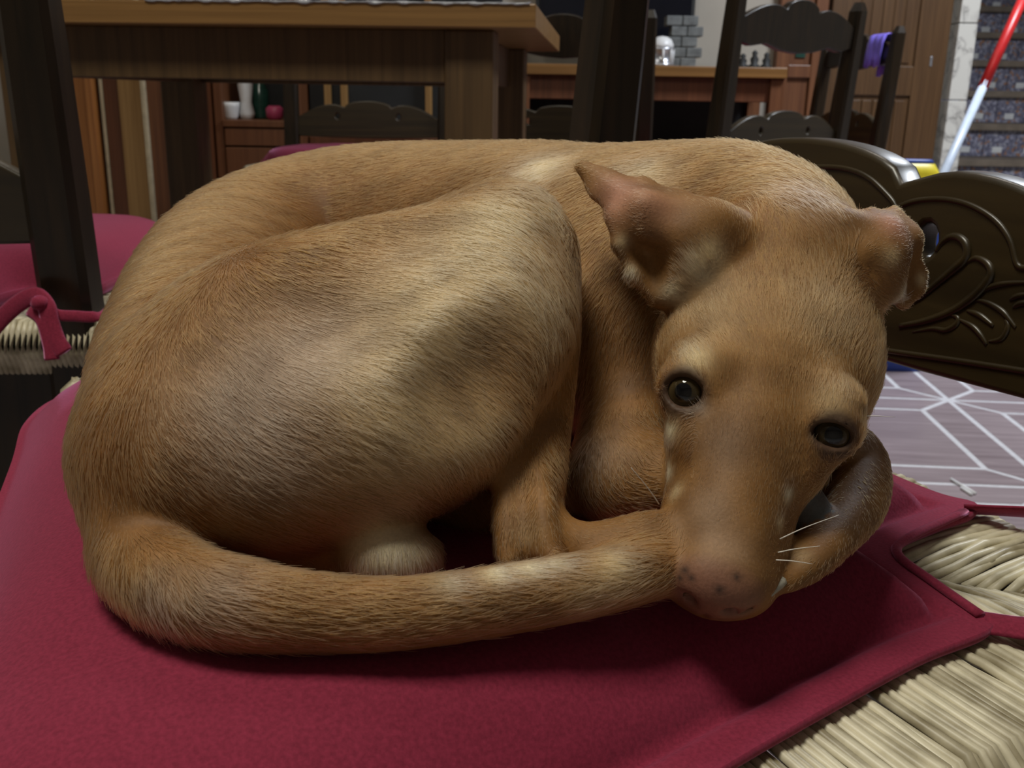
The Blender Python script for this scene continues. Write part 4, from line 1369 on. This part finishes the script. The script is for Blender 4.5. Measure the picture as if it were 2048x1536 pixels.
def skin_mat():
    mt, nt, b = mat_new('dog_coat')
    at_ = nt.nodes.new('ShaderNodeAttribute'); at_.attribute_name = 'coat'
    tc = nt.nodes.new('ShaderNodeTexCoord')
    nz = nt.nodes.new('ShaderNodeTexNoise'); nz.inputs['Scale'].default_value = 900; nz.inputs['Detail'].default_value = 3
    mr = nt.nodes.new('ShaderNodeMapRange'); mr.inputs[3].default_value = 0.75; mr.inputs[4].default_value = 1.2
    mx = nt.nodes.new('ShaderNodeMixRGB'); mx.blend_type = 'MULTIPLY'; mx.inputs['Fac'].default_value = 1.0
    nt.links.new(tc.outputs['Object'], nz.inputs['Vector']); nt.links.new(nz.outputs['Fac'], mr.inputs[0])
    nt.links.new(at_.outputs['Color'], mx.inputs['Color1']); nt.links.new(mr.outputs[0], mx.inputs['Color2'])
    nt.links.new(mx.outputs['Color'], b.inputs['Base Color'])
    b.inputs['Roughness'].default_value = 0.6
    b.inputs['Specular IOR Level'].default_value = 0.3
    bp = nt.nodes.new('ShaderNodeBump'); bp.inputs['Strength'].default_value = 0.3; bp.inputs['Distance'].default_value = 0.0005
    nt.links.new(nz.outputs['Fac'], bp.inputs['Height']); nt.links.new(bp.outputs['Normal'], b.inputs['Normal'])
    return mt
me.materials.append(skin_mat())

# ---- eyes, claws, whiskers
def eye_mat():
    mt, nt, b = mat_new('dog_eye')
    tc = nt.nodes.new('ShaderNodeTexCoord')
    sx_ = nt.nodes.new('ShaderNodeSeparateXYZ')
    cb = nt.nodes.new('ShaderNodeCombineXYZ')
    ln_ = nt.nodes.new('ShaderNodeVectorMath'); ln_.operation = 'LENGTH'
    rp = nt.nodes.new('ShaderNodeValToRGB')
    e = rp.color_ramp.elements
    e[0].position, e[0].color = 0.0, (0.004, 0.004, 0.005, 1)
    e[1].position, e[1].color = 1.0, (0.02, 0.013, 0.010, 1)
    for ps, cc in ((0.32, (0.004, 0.004, 0.005)), (0.37, (0.040, 0.028, 0.012)), (0.56, (0.070, 0.048, 0.020)), (0.66, (0.030, 0.019, 0.009)), (0.78, (0.012, 0.009, 0.008)), (0.9, (0.05, 0.035, 0.03))):
        x = e.new(ps); x.color = (*cc, 1)
    ms = nt.nodes.new('ShaderNodeMath'); ms.operation = 'MULTIPLY'; ms.inputs[1].default_value = 1.0 / 0.0084
    nt.links.new(tc.outputs['Object'], sx_.inputs[0])
    nt.links.new(sx_.outputs['X'], cb.inputs['X']); nt.links.new(sx_.outputs['Y'], cb.inputs['Y'])
    nt.links.new(cb.outputs[0], ln_.inputs[0]); nt.links.new(ln_.outputs['Value'], ms.inputs[0])
    nt.links.new(ms.outputs[0], rp.inputs['Fac']); nt.links.new(rp.outputs['Color'], b.inputs['Base Color'])
    b.inputs['Roughness'].default_value = 0.06
    return mt
EM = eye_mat()
for (ec, look, xx) in EYES:
    bm = bmesh.new(); bmesh.ops.create_uvsphere(bm, u_segments=32, v_segments=20, radius=0.0084)
    for v in bm.verts:
        if v.co.z > 0.0065: v.co.z += 0.0006 * (v.co.z - 0.0065) / 0.0019
    m_ = bpy.data.meshes.new('eye'); bm.to_mesh(m_); bm.free()
    m_.polygons.foreach_set('use_smooth', [True] * len(m_.polygons))
    o = link('eye', m_, EM, dog)
    yy = np.cross(look, xx)
    mw = Matrix.Identity(4)
    for i in range(3): mw[i][0], mw[i][1], mw[i][2], mw[i][3] = xx[i], yy[i], look[i], ec[i]
    o.matrix_local = mw
    o['label'] = 'dark brown eye'
for rows in ([(1568, 1118, .318), (1557, 1133, .313), (1547, 1148, .310)], [(1562, 1162, .309), (1549, 1178, .3055), (1540, 1191, .303)], [(1605, 1085, .326), (1594, 1097, .322), (1584, 1110, .319)]):
    tube('claw', catmull([at(*q) for q in rows], 3), np.linspace(0.0021, 0.0007, 7), M['black_claw'], dog, 8)
wm = plain('whisker_hair', (0.75, 0.72, 0.66), 0.4, noise=0.02)
for rows in ([(1318, 1008, .312), (1295, 975, .306), (1262, 935, .302)], [(1560, 1078, .300), (1610, 1055, .297), (1678, 1030, .300)], [(1556, 1105, .299), (1590, 1098, .297), (1640, 1092, .298)], [(1552, 1120, .298), (1585, 1122, .296), (1625, 1128, .297)],
             [(1700, 838, .33), (1740, 832, .325), (1790, 834, .33)]):
    tube('whisker', catmull([at(*q) for q in rows], 5), np.linspace(0.00022, 0.00008, 11), wm, dog, 5)

# ---- short fur
guides = [(990, 400, 0.6, 0.5), (900, 480, 1, .35), (700, 560, 1, .30), (950, 620, 1, .35), (800, 720, 1, .4), (600, 750, .9, .55), (450, 700, .6, .8), (300, 600, -.2, 1), (200, 800, 0.0, 1), (170, 1000, .1, 1), (400, 900, .75, .65), (600, 900, .9, .45),
          (850, 860, .9, .45), (1000, 800, .8, .65), (900, 960, .6, .8), (740, 1000, .9, .4), (500, 1020, .9, .5), (1120, 560, .3, 1), (600, 400, -1, .15), (800, 350, -1, .1), (1000, 330, -1, 0.05), (450, 420, -.9, .5), (350, 480, -.6, .8), (1130, 400, -.8, .5), (1180, 520, -.5, .9),
          (1350, 310, -1, -.1), (1500, 320, -.9, -.3), (1620, 380, -.7, -.6), (1690, 420, -.5, -.7), (1250, 330, -1, .1),
          (1500, 450, 0, -1), (1550, 560, .05, -1), (1450, 650, -.35, -.9), (1650, 650, .35, -.9), (1740, 650, .6, -.7), (1500, 760, 0, -1), (1380, 660, -.5, -.8), (1460, 900, .1, -1), (1420, 1050, .1, -1), (1540, 1000, .3, -1), (1340, 900, -.4, .5), (1600, 760, .2, -1),
          (1300, 380, -.9, -.4), (1230, 370, -.9, -.4), (1400, 500, -.5, -.6), (1280, 520, -.4, .8), (1790, 450, .8, -.3), (1800, 560, .7, .5),
          (300, 1150, .5, .8), (450, 1220, 1, .2), (700, 1230, 1, .02), (900, 1215, 1, -.1), (1100, 1180, 1, -.15), (1280, 1140, 1, -.25),
          (1060, 1000, -.1, 1), (1100, 800, -.1, 1), (1200, 1100, 1, -.1), (780, 1100, 0, 1), (1240, 700, -.2, 1), (1230, 900, .3, .9), (1280, 980, .9, 0), (1740, 930, .1, 1), (1680, 1050, -.6, .8), (1600, 1120, -.8, .6)]
GP, GD = [], []
for (u, v, du, dv) in guides:
    p = surf_at(u, v)
    if p is None: continue
    GP.append(p); GD.append(RGT * du - UPV * dv + FWD * 0.0)
GP, GD = np.array(GP), np.array(GD); GD /= np.linalg.norm(GD, axis=1)[:, None]

tr = np.vstack([DF[:, [0, 1, 2]], DF[:, [0, 2, 3]]])
ar = np.linalg.norm(np.cross(DV[tr[:, 1]] - DV[tr[:, 0]], DV[tr[:, 2]] - DV[tr[:, 0]]), axis=1)
ctr = DV[tr].mean(1)
labt = DLAB[tr[:, 0]]
wt = ar.copy()
nz_ = NRM[tr[:, 0]]
wt *= np.where(ctr[:, 2] < 0.503, 0.1, 1.0)
wt *= np.where(nz_[:, 2] < -0.5, 0.25, 1.0)
wt *= np.where(NOSEW[tr[:, 0]] > 0.55, 0.0, 1.0)
wt *= np.where(labt == PAD, 0.0, 1.0)
wt *= np.where(np.isin(labt, (HEAD, EAR)), 2.6, 1.0)
for (ec, look, xx) in EYES:
    wt *= np.where(np.linalg.norm(ctr - (ec + look * 0.0078), axis=1) < 0.0078, 0.0, 1.0)
NH = 300000
pick = rng.choice(len(tr), NH, p=wt / wt.sum())
r1, r2 = np.sqrt(rng.random(NH)), rng.random(NH)
w0, w1, w2 = 1 - r1, r1 * (1 - r2), r1 * r2
T3 = tr[pick]
def interp(X): return X[T3[:, 0]] * w0[:, None] + X[T3[:, 1]] * w1[:, None] + X[T3[:, 2]] * w2[:, None]
HP_, HN_, HC_ = interp(DV), interp(NRM), interp(CLR)
HN_ /= np.linalg.norm(HN_, axis=1)[:, None]
HL_ = DLAB[T3[:, 0]]
D_ = np.zeros((NH, 3)); Wt = np.zeros(NH)
for p, g in zip(GP, GD):
    w_ = 1.0 / (((HP_ - p) ** 2).sum(1) + 3e-5) ** 2
    D_ += g[None] * w_[:, None]; Wt += w_
D_ /= Wt[:, None]
D_ += rng.normal(0, 0.13, (NH, 3))
D_ -= HN_ * (D_ * HN_).sum(1)[:, None]
D_ /= np.linalg.norm(D_, axis=1)[:, None] + 1e-9
lens = np.array([0, 6.0, 6.2, 3.8, 6.8, 5.0, 6.0, 3.2, 2.2, 2.6, 5.0, 0.5, 0.5])[HL_] * 0.001
hy = (HP_ - HE) @ HY
lens = np.where(np.isin(HL_, (HEAD,)), np.clip(0.0042 - hy * 0.04, 0.0016, 0.006), lens)
for (u, v, r, L) in ((1050, 880, 70, .011), (960, 1000, 70, .011), (900, 1090, 60, .010), (1390, 545, 40, .006), (1260, 545, 25, .004), (1815, 600, 25, .006)):
    p = surf_at(u, v)
    if p is not None:
        w_ = np.exp(-((HP_ - p) ** 2).sum(1) / (r * 0.34 / F_PX) ** 2)
        lens = lens + w_ * (L - lens)
lens = lens * (0.7 + 0.6 * rng.random(NH))
lift = 0.12 + 0.12 * rng.random(NH)
NPT = 4
S_ = np.linspace(0, 1, NPT)
PTS = np.empty((NH, NPT, 3), np.float32)
bend = rng.normal(0, 0.10, (NH, 3))
for i, s in enumerate(S_):
    PTS[:, i] = HP_ - HN_ * 0.0003 + D_ * (lens * s)[:, None] + HN_ * (lens * lift * (1.35 * s - 0.85 * s * s))[:, None] + bend * (lens * s * s)[:, None] * 0.5
PTS[:, :, 2] = np.maximum(PTS[:, :, 2], 0.4985)
RAD = np.empty((NH, NPT), np.float32)
rr = 0.00011 * (0.75 + 0.5 * rng.random(NH)) * np.where(np.isin(HL_, (HEAD, EAR)), 0.75, 1.0)
for i, s in enumerate(S_): RAD[:, i] = rr * (1 - 0.75 * s ** 1.5)
hc = bpy.data.hair_curves.new('fur')
hc.add_curves([NPT] * NH)
hc.attributes['position'].data.foreach_set('vector', PTS.ravel())
ra = hc.attributes.get('radius') or hc.attributes.new('radius', 'FLOAT', 'POINT')
ra.data.foreach_set('value', RAD.ravel())
HC_ = np.clip(HC_ * (0.8 + 0.4 * rng.random(NH))[:, None], 0, 1)
ha = hc.attributes.new('coat', 'FLOAT_COLOR', 'CURVE')
ha.data.foreach_set('color', np.column_stack([HC_, np.ones(NH)]).astype(np.float32).ravel())
def hair_mat():
    mt = bpy.data.materials.new('dog_fur'); mt.use_nodes = True
    nt = mt.node_tree
    nt.nodes.remove(nt.nodes['Principled BSDF'])
    out = nt.nodes['Material Output']
    at_ = nt.nodes.new('ShaderNodeAttribute'); at_.attribute_name = 'coat'
    h = nt.nodes.new('ShaderNodeBsdfHairPrincipled')
    h.parametrization = 'COLOR'
    h.inputs['Roughness'].default_value = 0.5
    h.inputs['Radial Roughness'].default_value = 0.55
    h.inputs['Coat'].default_value = 0.0
    nt.links.new(at_.outputs['Color'], h.inputs['Color'])
    nt.links.new(h.outputs[0], out.inputs['Surface'])
    return mt
hc.materials.append(hair_mat())
fur = link('fur', hc, None, dog)
tag(fur, kind='stuff')
